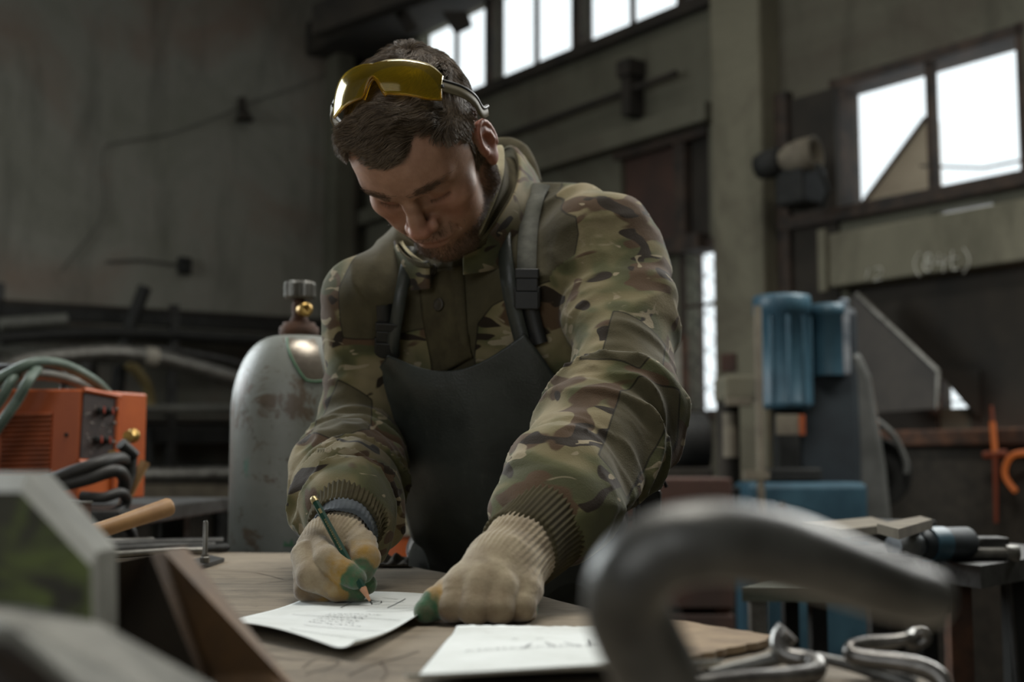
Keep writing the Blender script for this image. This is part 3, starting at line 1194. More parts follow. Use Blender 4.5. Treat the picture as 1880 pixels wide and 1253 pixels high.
ARM_L = [(A_SL, .0610), (at(1126, 510, 1.57), .0615), (at(1142, 580, 1.525), .0605), (at(1148, 660, 1.475), .0590), (at(1146, 735, 1.425), .0600),
         (at(1120, 792, 1.365), .0610), (at(1080, 850, 1.300), .0565), (at(1042, 905, 1.235), .0510), (at(1016, 945, 1.195), .0445)]
ARM_R = [(A_SR, .0590), (at(682, 610, 1.705), .0570), (at(672, 680, 1.695), .0545), (at(660, 760, 1.675), .0540), (at(648, 835, 1.63), .0560),
         (at(642, 885, 1.51), .0545), (at(639, 920, 1.40), .0510), (at(637, 945, 1.335), .0440)]


def arm_sdf(P, arm, seed):
    """sleeve with cross folds; returns distance and position along the sleeve (0..1)"""
    pts = [npv(p) for p, r in arm]
    L = [np.linalg.norm(b - a) for a, b in zip(pts[:-1], pts[1:])]
    cum = np.concatenate([[0], np.cumsum(L)])
    best, S, W = None, 0, 0
    for i in range(len(pts) - 1):
        v, t = cone(P, pts[i], pts[i + 1], arm[i][1], arm[i + 1][1], True)
        w_ = np.exp(np.clip(-v / 0.012, -40, 6))
        S = S + w_ * (cum[i] + t * L[i])
        W = W + w_
        best = v if best is None else smin(best, v, 0.012)
    return best, S / (W + 1e-30) / cum[-1], cum[-1]


def ridge(n):
    return 1 - np.abs(2 * n - 1)


def sleeve_folds(P, s, total, elbow, seed):
    sm = s * total
    q = np.stack([sm * 30 + 3.2 * fbm(P, 11, 2, seed + 3), P[..., 0] * 7 + seed, P[..., 2] * 5 - P[..., 1] * 5], -1).astype(f32)
    r1 = ridge(vnoise(q, 1.0, seed)) ** 1.7
    q2 = np.stack([sm * 11, P[..., 0] * 10 + seed, P[..., 2] * 9 - P[..., 1] * 4], -1).astype(f32)
    r2 = ridge(vnoise(q2, 1.0, seed + 1)) ** 1.3
    q3 = np.stack([sm * 62 + 4 * fbm(P, 14, 2, seed + 6), P[..., 0] * 12 + seed, P[..., 2] * 11], -1).astype(f32)
    r3 = ridge(vnoise(q3, 1.0, seed + 4)) ** 2
    a = 0.0035 + 0.0085 * np.exp(-((s - elbow) / 0.13) ** 2) + 0.009 * np.exp(-((s - 0.92) / 0.13) ** 2)
    return 1.35 * a * (r1 - 0.35) + 0.016 * (r2 - 0.4) + 0.35 * a * (r3 - 0.3)


CHEST_C = npv(MID) + TM @ np.array((0.010, 0.000, -0.155))
BELLY_C = npv(WAIST) + TM @ np.array((0.01, -0.005, 0.10))
NECK_B = npv(NECK_W)


def torso_sdf(P):
    d = ell(P, CHEST_C, (0.186, 0.108, 0.195), TM)
    d = smin(d, ell(P, BELLY_C, (0.150, 0.122, 0.200), TM), 0.05)
    d = smin(d, chain(P, [(A_SR, 0.058), (at(755, 490, 1.73), 0.046), (at(850, 450, 1.77), 0.045)], 0.02), 0.04)
    d = smin(d, chain(P, [(A_SL, 0.056), (at(1012, 394, 1.72), 0.050), (at(930, 410, 1.78), 0.045)], 0.02), 0.04)
    return d


def torso_local(P):
    return (P - np.array(MID, f32)) @ TM.astype(f32)


def torso_folds(P):
    l = torso_local(P)
    q = np.stack([l[..., 0] * 16 + 2.5 * fbm(P, 7, 2, 21), l[..., 1] * 8, l[..., 2] * 4.5 + l[..., 0] * 4], -1).astype(f32)
    r = ridge(vnoise(q, 1.0, 31)) ** 1.6
    q = np.stack([l[..., 0] * 9 - l[..., 2] * 10, l[..., 1] * 8, l[..., 2] * 12 + l[..., 0] * 9], -1).astype(f32)
    r2 = ridge(vnoise(q, 1.0, 33)) ** 1.8
    return 0.017 * (r - 0.4) + 0.014 * (r2 - 0.35)


def jacket_parts(P):
    dt = torso_sdf(P)
    dl, sl, tl = arm_sdf(P, ARM_L, 1)
    dr, sr, tr_ = arm_sdf(P, ARM_R, 2)
    return dt, dl, sl, tl, dr, sr, tr_


def jacket_sdf(P):
    P = np.asarray(P, f32)
    dt, dl, sl, tl, dr, sr, tr_ = jacket_parts(P)
    near = 0.05
    dt2 = dt - np.where(np.abs(dt) < near, torso_folds(P), 0)
    gather = 0.009 * np.exp(-((sl - 0.575) / 0.04) ** 2) - 0.010 * np.exp(-((sl - 0.645) / 0.018) ** 2) + 0.006 * np.exp(-((sl - 0.70) / 0.05) ** 2)
    dl2 = dl - np.where(np.abs(dl) < near, sleeve_folds(P, sl, tl, 0.63, 5) + gather, 0)
    gather = 0.010 * np.exp(-((sr - 0.50) / 0.035) ** 2) - 0.011 * np.exp(-((sr - 0.575) / 0.02) ** 2)
    dr2 = dr - np.where(np.abs(dr) < near, sleeve_folds(P, sr, tr_, 0.62, 9) + gather, 0)
    # crease where sleeve meets the body
    d = smin(dt2, dl2, 0.022)
    d = smin(d, dr2, 0.022)
    # sharp crook of the elbows
    # hem of the jacket
    l = torso_local(P)
    hem = -(l[..., 2] + (npv(MID) - npv(WAIST)) @ TM[:, 2] - 0.045)
    d = smax(d, np.where(np.minimum(dl, dr) < 0.004, -1.0, hem), 0.01)
    # neck opening
    d = smax(d, -(cone(P, NECK_B - TM @ np.array((0, 0.0, 0.02)), NECK_B + TM @ np.array((-0.04, -0.05, 0.12)), 0.058, 0.085)), 0.006)
    return d


def camo_mat():
    t = NT('camouflage_cotton')
    v = t.coord(rot=(0.3, 0.2, 0.4))
    warp = t.noise(v, 9, 3, 0.5)
    vs_ = t.coord(scale=(1.0, 1.0, 1.5), rot=(0.3, 0.5, 0.4))
    a = t.noise(vs_, 9.0, 2.0, 0.5, 0.8)
    col = t.ramp(a, [(0.36, srgb(138, 126, 96)), (0.47, srgb(117, 109, 78)), (0.53, srgb(90, 90, 61)), (0.62, srgb(76, 76, 52))])
    b = t.noise(t.coord(scale=(0.9, 0.9, 1.7), loc=(3, 1, 2), rot=(0.1, 0.6, 0.3)), 13.0, 1.5, 0.45, 0.9)
    col = t.mix(t.ramp(b, [(0.575, 0.0), (0.600, 1.0)]), col, srgb(86, 68, 50))
    c = t.noise(t.coord(scale=(1.2, 1.0, 2.2), loc=(7, 4, 1), rot=(0.2, 0.7, 0.2)), 15.0, 1.0, 0.4, 0.7)
    col = t.mix(t.ramp(c, [(0.625, 0.0), (0.640, 1.0)]), col, srgb(47, 39, 30))
    e = t.noise(t.coord(scale=(1.0, 1.0, 2.4), loc=(1, 9, 5), rot=(0.5, 0.2, 0.9)), 20.0, 1.5, 0.4, 1.2)
    col = t.mix(t.ramp(e, [(0.655, 0.0), (0.675, 0.9)]), col, srgb(154, 142, 116))
    # plain olive yoke and patches
    ol = t.ramp(t.noise(v, 30, 4, 0.6), [(0.3, srgb(82, 76, 56)), (0.7, srgb(68, 63, 46))])
    ol2 = t.ramp(t.noise(v, 30, 4, 0.6), [(0.3, srgb(93, 86, 65)), (0.7, srgb(78, 73, 54))])
    msk = t.math('GREATER_THAN', t.attr('olive'), 0.5)
    col = t.mix(msk, col, ol)
    msk2 = t.math('GREATER_THAN', t.attr('patch'), 0.5)
    col = t.mix(msk2, col, ol2)
    # dirt
    g = t.noise(v, 7, 6, 0.7)
    col = t.mix(t.ramp(g, [(0.52, 0.0), (0.78, 0.45)]), col, srgb(51, 45, 35))
    # seams: dark stitched lines at the borders of the panels
    for nm in ('olive', 'patch'):
        ed = t.math('ABSOLUTE', t.math('SUBTRACT', t.attr(nm), 0.5))
        col = t.mix(t.ramp(ed, [(0.02, 0.75), (0.07, 0.0)]), col, srgb(31, 28, 22))
    t.set(col=col, rough=0.9, spec=0.15, sheen=0.15)
    h = t.math('ADD', t.noise(v, 700, 2, 0.5), t.math('MULTIPLY', t.noise(v, 55, 5, 0.6), 2.0))
    t.bump(h, 0.30, 0.0014)
    return t.m


M['camo'] = camo_mat()
M['olive'] = plain('olive_cotton', srgb(80, 74, 54), srgb(66, 60, 45), 0.92, 0, 40, 0.2, 0.001, spec=0.15)
M['lining'] = plain('khaki_lining', srgb(166, 157, 128), srgb(142, 133, 107), 0.9, 0, 30, 0.2, 0.001, spec=0.15)


def poly_sd(x, z, poly):
    """signed distance (positive inside) of 2d points to a polygon"""
    poly = np.array(poly, float)
    n = len(poly)
    best = np.full(x.shape, 1e9)
    ins = np.zeros(x.shape, bool)
    for i in range(n):
        a, b = poly[i], poly[(i + 1) % n]
        e = b - a
        t = np.clip(((x - a[0]) * e[0] + (z - a[1]) * e[1]) / (e @ e), 0, 1)
        dx, dz = x - a[0] - t * e[0], z - a[1] - t * e[1]
        best = np.minimum(best, np.hypot(dx, dz))
        c = (a[1] > z) != (b[1] > z)
        xx = a[0] + (z - a[1]) * (b[0] - a[0]) / np.where(b[1] == a[1], 1e-9, b[1] - a[1])
        ins ^= c & (x < xx)
    return np.where(ins, best, -best)


def cast(px, py, fun, off=0.0, d=1.25):
    """first point of a surface below a pixel"""
    v = npv(ray(px, py))
    t = d
    for _ in range(90):
        e = float(fun((npv(_o) + t * v)[None].astype(f32))[0]) - off
        t += 0.7 * e
        if t > 2.4:
            return None
        if abs(e) < 2e-4:
            break
    return npv(_o) + t * v


def tl2(px, py, d, fun=None, off=0.0):
    """pattern point of the jacket front: across and up in the jacket's own frame"""
    p = cast(px, py, fun or torso_sdf, off)
    if p is None:
        p = npv(at(px, py, d))
    q = (p - npv(MID)) @ TM
    return q[0], q[2]


def build_jacket():
    pts = np.array([npv(p) for p, r in ARM_L + ARM_R] + [npv(WAIST)])
    lo, hi = pts.min(0) - 0.10, pts.max(0) + 0.10
    lo[2] = (npv(WAIST)[2] - 0.11)
    hi[1] = 2.02
    lo[0] = min(lo[0], -0.30)
    V, Q = nets(jacket_sdf, lo, hi, 0.0034, 0.018)
    V = smooth_verts(V, Q, 1, 0.35)
    Pf = V.astype(f32)
    dt, dl, sl, tl, dr, sr, tr_ = jacket_parts(Pf)
    loc = (V - npv(MID)) @ TM
    front = loc[:, 1] < 0.03
    # the plain yoke: across the shoulders, down to the chest seam; placket in the middle
    yoke = [tl2(*p) for p in ((985, 300, 1.6), (1040, 325, 1.56), (1078, 352, 1.53), (1066, 420, 1.5), (1056, 488, 1.49), (975, 522, 1.49), (905, 560, 1.50),
                              (880, 590, 1.50), (872, 700, 1.52), (800, 720, 1.55), (795, 600, 1.53), (735, 612, 1.56), (640, 606, 1.58), (630, 520, 1.6), (650, 460, 1.62), (740, 380, 1.65))]
    ys = poly_sd(loc[:, 0], loc[:, 2], yoke)
    olive = np.clip(0.5 + ys / 0.02, 0, 1)
    olive = np.where((dl < dt - 0.004) & (sl > 0.10), 0, olive)
    olive = np.where((dr < dt - 0.004) & (sr > 0.24), 0, olive)
    # elbow patches in the plane of each sleeve
    patch = np.zeros(len(V))

    def arm_plane(arm, i0, i1, i2):
        a, b, c = (npv(arm[i][0]) for i in (i0, i1, i2))
        x = (c - a) / np.linalg.norm(c - a)
        n = np.cross(b - a, c - a)
        n /= np.linalg.norm(n)
        return a, x, np.cross(n, x), n
    for arm, dd, ss, tot, e0, e1, ph0, hw in ((ARM_L, dl, sl, tl, 0.26, 0.49, 0, 0), (ARM_R, dr, sr, tr_, 0.40, 0.62, 0, 0)):
        near = dd < dt
        if arm is ARM_L:
            up = [(1128, 545, 1.42), (1225, 610, 1.42), (1215, 690, 1.40), (1170, 715, 1.36), (1115, 690, 1.36), (1060, 700, 1.38), (1105, 640, 1.38)]
            lowp = [(1170, 722, 1.34), (1246, 735, 1.36), (1246, 790, 1.34), (1190, 855, 1.28), (1150, 925, 1.22), (1096, 872, 1.22), (1110, 820, 1.25), (1138, 745, 1.32)]
        else:
            up = [(612, 660, 1.57), (676, 690, 1.55), (680, 800, 1.52), (625, 832, 1.50), (560, 800, 1.52), (575, 735, 1.55)]
            lowp = None
        # pattern plane of the sleeve: along it and across it
        a, b = npv(arm[1][0]), npv(arm[4][0])
        xa = (b - a) / np.linalg.norm(b - a)
        ya = np.cross(xa, np.array((0.0, 1.0, 0.1)))
        ya /= np.linalg.norm(ya)
        nrm_ = np.cross(xa, ya)
        u, w_ = (V - a) @ xa, (V - a) @ ya
        fac = (V - a) @ np.cross(xa, ya)
        for pl in (up, lowp):
            if pl is None:
                continue
            pp_ = [((npv(at(*p)) - a) @ xa, (npv(at(*p)) - a) @ ya) for p in pl]
            sd = poly_sd(u, w_, pp_)
            # only the side of the sleeve turned to the viewer's side of the table
            ok = near & ((V - npv(at(pl[0][0], pl[0][1], pl[0][2] + 0.075)))[:, 1] < 0.03)
            patch = np.where(ok, np.maximum(patch, np.clip(0.5 + sd / 0.02, 0, 1)), patch)
    return np_mesh('jacket', V, Q, M['camo'], person, dict(olive=olive, patch=patch))


jacket = build_jacket()


# ------------------------------------------------------------------ cuffs: ribbed knit
def ribbed_cuff(p0, p1, r0, r1, n=46, m=M['olive'], name='cuff', depth=0.0022):
    p0, p1 = Vector(p0), Vector(p1)
    z = (p1 - p0).normalized()
    x = z.orthogonal().normalized()
    y = z.cross(x)
    b = MB()
    K = n * 6
    rows = []
    for i, (t, k) in enumerate(((-0.12, 0.93), (0, 1.0), (0.15, 1.05), (0.4, 1.03), (0.7, 1.0), (0.92, 1.0), (1.0, 0.97), (1.0, 0.88))):
        r = (r0 + (r1 - r0) * t) * k
        row = []
        for q in range(K + 1):
            a = 2 * math.pi * q / K
            rr = r + depth * (0.5 + 0.5 * math.cos(a * n)) * (1 if i > 0 else 0.3) + 0.0012 * math.sin(3 * a + i)
            row.append(p0.lerp(p1, t) + (x * math.cos(a) + y * math.sin(a)) * rr + z * 0.0015 * math.sin(5 * a + 1))
        rows.append(row)
    b.grid(rows)
    return b.build(name, m, jacket)


CUFF_L = (at(1012, 958, 1.182), at(953, 1012, 1.125))
CUFF_R = (at(640, 946, 1.315), at(632, 974, 1.275))
ribbed_cuff(CUFF_L[0], CUFF_L[1], 0.0385, 0.0365)
ribbed_cuff(CUFF_R[0], CUFF_R[1], 0.0380, 0.0355)

# ================================================================== the worker: knitted gloves
def glove_mat():
    t = NT('knitted_glove')
    v = t.coord()
    n = t.noise(v, 38, 6, 0.65)
    col = t.ramp(n, [(0.35, srgb(172, 158, 131)), (0.68, srgb(138, 122, 98))])
    d = t.noise(v, 16, 6, 0.7)
    col = t.mix(t.ramp(d, [(0.50, 0.0), (0.72, 0.6)]), col, srgb(96, 80, 62))
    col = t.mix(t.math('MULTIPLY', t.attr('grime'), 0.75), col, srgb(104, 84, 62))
    ye = t.math('MULTIPLY', t.attr('yellow'), t.ramp(t.noise(v, 90, 4, 0.6), [(0.35, 0.45), (0.6, 1.0)]))
    col = t.mix(ye, col, srgb(150, 118, 58))
    col = t.mix(t.attr('green'), col, t.ramp(t.noise(v, 120, 4, 0.6), [(0.35, srgb(58, 96, 66)), (0.65, srgb(86, 92, 70))]))
    t.set(col=col, rough=0.95, spec=0.1, sheen=0.4)
    w1 = t.n('TexWave', wave_type='BANDS', bands_direction='DIAGONAL')
    w1.inputs['Scale'].default_value = 260
    w1.inputs['Distortion'].default_value = 3.0
    t.link(v, w1.inputs['Vector'])
    t.bump(t.math('ADD', t.math('MULTIPLY', w1.outputs['Fac'], 0.12), t.noise(v, 420, 3, 0.6)), 0.45, 0.0012)
    return t.m


M['glove'] = glove_mat()


def tofs(p, up):
    return npv(p) + np.array((0, 0, up))


class Hand:
    def __init__(self, wrist, fingers, palm, table=0.8505, fk=0.0016):
        self.fk = fk
        self.wrist, self.fingers, self.palm, self.table = wrist, fingers, palm, table

    def sdf(self, P):
        P = np.asarray(P, f32)
        d = None
        for c in self.palm:
            v = chain(P, c, 0.010)
            d = v if d is None else smin(d, v, 0.014)
        for f in self.fingers:
            d = smin(d, chain(P, f, 0.004), self.fk)
        # cloth: soft creases
        r = ridge(fbm(P, 34, 2, 41)) ** 2
        d = d - 0.0016 * (r - 0.4)
        # ribs of the wrist knit
        a, b = npv(self.wrist[0]), npv(self.wrist[1])
        ax = (b - a) / np.linalg.norm(b - a)
        q = P - V3(a)
        s = q @ V3(ax)
        x = np.cross(ax, (0, 0, 1.0))
        x /= np.linalg.norm(x)
        y = np.cross(ax, x)
        ang = np.arctan2(q @ V3(y), q @ V3(x))
        L = np.linalg.norm(b - a)
        rib = np.clip(1 - (s - 0.55 * L) / (0.55 * L), 0, 1) * (s > -0.02)
        d = d - 0.0010 * rib * np.cos(ang * 44)
        return smax(d, -(P[..., 2] - self.table), 0.004)

    def build(self, name, label):
        pts = np.array([npv(p) for c in self.palm + self.fingers for p, r in c])
        V, Q = nets(self.sdf, pts.min(0) - 0.042, pts.max(0) + 0.042, 0.00115)
        V = smooth_verts(V, Q, 1, 0.35)
        green = np.zeros(len(V))
        yel = np.zeros(len(V))
        for f in self.fingers:
            tip = npv(f[-1][0])
            t2 = npv(f[-2][0])
            t3 = npv(f[-3][0])
            dg = np.linalg.norm(V - tip, axis=1) - f[-1][1]
            dd = cone(V.astype(f32), t2, tip, f[-2][1], f[-1][1])
            d3 = cone(V.astype(f32), t3, t2, f[-3][1], f[-2][1])
            j = (fbm(V.astype(f32), 120, 2, 3) - 0.5) * 0.008
            green = np.maximum(green, np.clip((0.0065 - dg + j) / 0.003, 0, 1) * (dd < 0.004))
            yel = np.maximum(yel, np.clip((0.026 - dg + 2 * j) / 0.012, 0, 1) * (np.minimum(dd, d3) < 0.004))
        z = V[:, 2]
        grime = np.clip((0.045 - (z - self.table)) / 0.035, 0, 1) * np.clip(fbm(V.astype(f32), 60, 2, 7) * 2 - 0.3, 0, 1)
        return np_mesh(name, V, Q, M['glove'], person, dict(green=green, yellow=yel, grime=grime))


# left hand: a loose fist resting on the sheet corner, thumb towards the other hand
wl = CUFF_L[1]
HL = Hand((at(985, 985, 1.15), at(905, 1062, 1.085)),
          [[(at(838, 1082, 1.062), .0138), (at(832, 1117, 1.048), .0124), (at(842, 1130, 1.066), .0112), (at(856, 1124, 1.090), .0105)],
           [(at(880, 1080, 1.054), .0142), (at(871, 1120, 1.040), .0126), (at(878, 1132, 1.060), .0112), (at(890, 1124, 1.086), .0105)],
           [(at(924, 1080, 1.056), .0140), (at(915, 1119, 1.043), .0124), (at(920, 1131, 1.062), .0110), (at(930, 1124, 1.086), .0105)],
           [(at(964, 1084, 1.066), .0128), (at(956, 1116, 1.054), .0116), (at(960, 1127, 1.072), .0104), (at(966, 1120, 1.09), .0100)],
           [(at(862, 1066, 1.088), .0165), (at(826, 1090, 1.072), .0138), (at(801, 1110, 1.058), .0128), (at(782, 1123, 1.050), .0108)]],
          [[(at(995, 975, 1.16), .0300), (at(955, 1010, 1.125), .0315), (at(925, 1042, 1.100), .0290)],
           [(at(915, 1045, 1.095), .0270), (at(856, 1072, 1.074), .0165)],
           [(at(918, 1045, 1.095), .0270), (at(884, 1070, 1.066), .0165)],
           [(at(930, 1045, 1.098), .0270), (at(922, 1072, 1.068), .0165)],
           [(at(940, 1045, 1.100), .0260), (at(958, 1078, 1.078), .0150)],
           [(at(925, 1050, 1.105), .0260), (at(905, 1092, 1.088), .0230)],
           [(at(850, 1088, 1.068), .0155), (at(890, 1086, 1.062), .0165), (at(955, 1090, 1.072), .0150)]], fk=0.0026)
glove_l = HL.build('glove', '')

# right hand: writing, pencil between thumb, index and middle finger
HR = Hand((at(632, 972, 1.285), at(600, 1010, 1.235)),
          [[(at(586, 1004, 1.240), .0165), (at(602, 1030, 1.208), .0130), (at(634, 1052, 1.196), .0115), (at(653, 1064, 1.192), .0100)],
           [(at(566, 1022, 1.230), .0165), (at(572, 1060, 1.202), .0135), (at(616, 1080, 1.200), .0115), (at(655, 1090, 1.205), .0092)],
           [(at(568, 1042, 1.234), .0160), (at(582, 1074, 1.214), .0130), (at(632, 1082, 1.216), .0110), (at(674, 1073, 1.217), .0098)],
           [(at(566, 1052, 1.240), .0150), (at(566, 1084, 1.218), .0130), (at(596, 1094, 1.220), .0115), (at(628, 1096, 1.226), .0100)],
           [(at(640, 988, 1.258), .0170), (at(664, 1003, 1.234), .0150), (at(672, 1026, 1.213), .0135), (at(665, 1052, 1.204), .0105)]],
          [[(at(628, 990, 1.270), .0285), (at(620, 998, 1.264), .0300), (at(604, 1020, 1.250), .0280)],
           [(at(602, 1014, 1.255), .0270), (at(590, 1008, 1.244), .0160)],
           [(at(600, 1020, 1.255), .0280), (at(574, 1034, 1.238), .0160)],
           [(at(600, 1026, 1.252), .0290), (at(578, 1066, 1.238), .0165)],
           [(at(618, 1002, 1.262), .0260), (at(642, 1000, 1.252), .0170)]], fk=0.0012)
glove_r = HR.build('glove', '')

# blue liner showing between glove and cuff
M['blue_liner'] = plain('blue_liner', srgb(94, 100, 104), srgb(76, 82, 88), 0.9, 0, 60, 0.2, 0.001)
ribbed_cuff(at(633, 970, 1.282), at(627, 986, 1.262), 0.0330, 0.0325, 40, M['blue_liner'], 'liner', 0.0006)

# ================================================================== the worker: leather apron, straps, trousers, collar
le = NT('black_leather')
v = le.coord()
n = le.noise(v, 14, 6, 0.65)
c = le.ramp(n, [(0.35, srgb(50, 53, 49)), (0.7, srgb(66, 70, 64))])
sc_ = le.noise(le.coord(scale=(3, 3, 0.7)), 30, 5, 0.7)
c = le.mix(le.ramp(sc_, [(0.60, 0.0), (0.75, 0.5)]), c, srgb(84, 86, 78))
le.set(col=c, rough=le.ramp(n, [(0.3, 0.32), (0.7, 0.48)]), spec=0.5)
le.bump(le.math('ADD', le.noise(v, 380, 3, 0.6), le.math('MULTIPLY', n, 3.0)), 0.35, 0.0012)
M['leather'] = le.m
M['strap'] = plain('grey_webbing', srgb(96, 96, 86), srgb(78, 78, 70), 0.85, 0, 80, 0.3, 0.001)
M['black_plastic'] = plain('black_plastic', srgb(36, 36, 34), srgb(28, 28, 26), 0.45, 0, 30, 0.1, 0.001)
M['trousers'] = plain('dark_trousers', srgb(48, 48, 40), srgb(34, 34, 29), 0.92, 0, 22, 0.3, 0.002, spec=0.15)
M['boot'] = plain('boot_leather', srgb(44, 38, 32), srgb(30, 27, 24), 0.6, 0, 30, 0.2, 0.001)


def front_hit(lx, lz, fun, off, start=-0.30):
    """point of the body's front at (across, up) of the jacket frame, lifted by off"""
    lx, lz = np.asarray(lx, float), np.asarray(lz, float)
    o = npv(MID) + np.stack([lx, np.full(lx.shape, start), lz], -1) @ TM.T
    dirn = TM[:, 1]
    t = np.zeros(lx.shape)
    for _ in range(60):
        d = fun((o + t[..., None] * dirn).astype(f32)) - off
        t = np.minimum(t + 0.8 * d, 0.6)
    return o + t[..., None] * dirn


def soft_torso(P):
    d = ell(P, CHEST_C, (0.186, 0.112, 0.195), TM)
    return smin(d, ell(P, BELLY_C, (0.150, 0.128, 0.24), TM), 0.06)


apron = thing('apron', None, None)
apron.parent = person
apron.matrix_parent_inverse = person.matrix_basis.inverted()


def build_apron():
    # outline in the jacket frame, left edge and right edge from top to bottom
    Lp = [tl2(*p, soft_torso, 0.020) for p in ((716, 646, 1.52), (690, 690, 1.52), (679, 755, 1.53), (682, 815, 1.55), (704, 870, 1.57), (738, 930, 1.60), (758, 990, 1.63), (764, 1060, 1.65), (764, 1230, 1.68))]
    Rp = [tl2(*p, soft_torso, 0.020) for p in ((962, 612, 1.48), (1002, 665, 1.48), (1036, 722, 1.49), (1062, 790, 1.52), (1085, 860, 1.55), (1100, 930, 1.58), (1105, 990, 1.62), (1108, 1060, 1.65), (1110, 1230, 1.68))]
    Ls, Rs = np.array(spline(Lp, 8)), np.array(spline(Rp, 8))
    m, k = len(Ls), 56
    U = np.linspace(0, 1, k)
    X = Ls[:, None, 0] * (1 - U) + Rs[:, None, 0] * U
    Z = Ls[:, None, 1] * (1 - U) + Rs[:, None, 1] * U
    # the top edge hangs in a curve between the strap corners
    sag = 0.026 * np.sin(math.pi * np.clip(U, 0, 1)) ** 1.0
    fade = np.clip(1 - np.arange(m) / (m * 0.35), 0, 1)
    Z = Z - fade[:, None] * sag[None]
    P = front_hit(X, Z, soft_torso, 0.020)
    # stiff leather bridges the hollows and stands off at its edges
    loc_ = (P - npv(MID)) @ TM
    yc = loc_[:, k // 2, 1][:, None]
    dy = loc_[..., 1] - yc
    lim = 0.040
    loc_[..., 1] = yc + np.where(dy > 0, lim * np.tanh(dy / lim), dy)
    P = npv(MID) + loc_ @ TM.T
    # leather stays fairly flat: average the depth, keep a few soft waves
    for _ in range(3):
        Q_ = P.copy()
        Q_[1:-1, 1:-1] = (P[:-2, 1:-1] + P[2:, 1:-1] + P[1:-1, :-2] + P[1:-1, 2:]) / 4
        P = Q_
    wv = fbm(np.stack([X * 9, Z * 3.0, X * 0], -1).astype(f32), 1.0, 2, 5) - 0.5
    P = P - TM[:, 1] * (0.045 * wv * np.clip(np.arange(m) / 6, 0, 1)[:, None])[..., None]
    b = MB().grid([[Vector(p) for p in r] for r in P[::-1]], 0.0035)
    o = b.build('bib', M['leather'], apron)
    return P, o


AP, bib = build_apron()


def ribbon(path, width, thick, m, name, parent, ref):
    """flat strap along a path; ref: outward normals (function of point index) or one vector"""
    P = [Vector(p) for p in path]
    rows = []
    for i, p in enumerate(P):
        t = (P[min(i + 1, len(P) - 1)] - P[max(i - 1, 0)]).normalized()
        n = Vector(ref[i] if isinstance(ref, list) else ref)
        s = t.cross(n).normalized()
        n = s.cross(t).normalized()
        w_ = width / 2
        rows.append([p - s * w_ - n * thick / 2, p - s * w_ + n * thick / 2, p + n * thick * 0.75, p + s * w_ + n * thick / 2,
                     p + s * w_ - n * thick / 2, p - s * w_ - n * thick / 2])
    b = MB().grid(rows, 0, True)
    return b.build(name, m, parent)


def torso_cloth(P):
    P = np.asarray(P, f32)
    dt = torso_sdf(P)
    return dt - np.where(np.abs(dt) < 0.05, torso_folds(P), 0)


def on_body(pxs, off=0.006, fun=None):
    """points of the clothed front below given pattern points, with normals"""
    fun = fun or torso_cloth
    q = np.array([tl2(*p, fun, off) for p in pxs])
    P = front_hit(q[:, 0], q[:, 1], fun, off)
    N = normals_of(fun, P, 0.01)
    return P, [Vector(n) for n in N]


# neck strap of the apron: from both corners up and round the neck
def strap_px(pts, name, width, m, off=0.007):
    P, N = on_body(spline(pts, 5), off)
    for _ in range(2):
        Pm = P.copy()
        Pm[1:-1] = (P[:-2] + 2 * P[1:-1] + P[2:]) / 4
        P = Pm
    return ribbon(P, width, 0.003, m, name, apron, N)


st = strap_px([(958, 624, 1.48), (944, 570, 1.48), (932, 510, 1.48), (926, 450, 1.49), (922, 408, 1.51)], 'neck_strap', 0.020, M['leather'], 0.010)
strap_px([(720, 648, 1.52), (726, 600, 1.53), (735, 545, 1.54), (746, 490, 1.55), (756, 455, 1.56)], 'neck_strap', 0.016, M['leather'], 0.012)
# grey harness strap with its buckle
strap_px([(994, 340, 1.64), (984, 360, 1.60), (973, 400, 1.51), (968, 450, 1.50), (967, 500, 1.49)], 'shoulder_strap', 0.024, M['strap'], 0.006)
strap_px([(970, 550, 1.48), (978, 590, 1.47), (990, 632, 1.47)], 'shoulder_strap', 0.022, M['black_plastic'], 0.006)
strap_px([(706, 560, 1.56), (710, 610, 1.55), (714, 648, 1.54)], 'shoulder_strap', 0.022, M['black_plastic'], 0.006)


def buckle(px, py, d, name='buckle'):
    P, N = on_body([(px, py - 30, d), (px, py, d), (px, py + 30, d)], 0.010)
    up = Vector(P[0] - P[2]).normalized()
    n = N[1]
    s = up.cross(n).normalized()
    n = s.cross(up)
    R = Matrix((s, up, n)).transposed()
    c = Vector(P[1])
    b = MB()
    b.box(c + up * 0.017, (0.030, 0.012, 0.009), R)
    b.box(c + up * 0.003, (0.028, 0.016, 0.007), R)
    b.box(c - up * 0.016, (0.030, 0.022, 0.010), R)
    b.box(c - up * 0.012 + s * 0.0145, (0.004, 0.026, 0.008), R)
    b.box(c - up * 0.012 - s * 0.0145, (0.004, 0.026, 0.008), R)
    return b.build(name, M['black_plastic'], apron, bevel=0.0015)


buckle(968, 528, 1.48)
buckle(711, 622, 1.55)

# snap button and stitched placket edge of the jacket
M['button'] = plain('horn_button', srgb(64, 58, 46), srgb(48, 44, 36), 0.5, 0, 60, 0.1, 0.001)
for px, py, d in ((796, 497, 1.55), (806, 560, 1.54)):
    P, N = on_body([(px, py, d)], 0.003)
    MB().lathe(P[0], N[0], [(0.0075, 0), (0.0085, 0.0015), (0.0075, 0.003), (0.005, 0.0022), (0.0, 0.0022)], 20).build('button', M['button'], jacket)


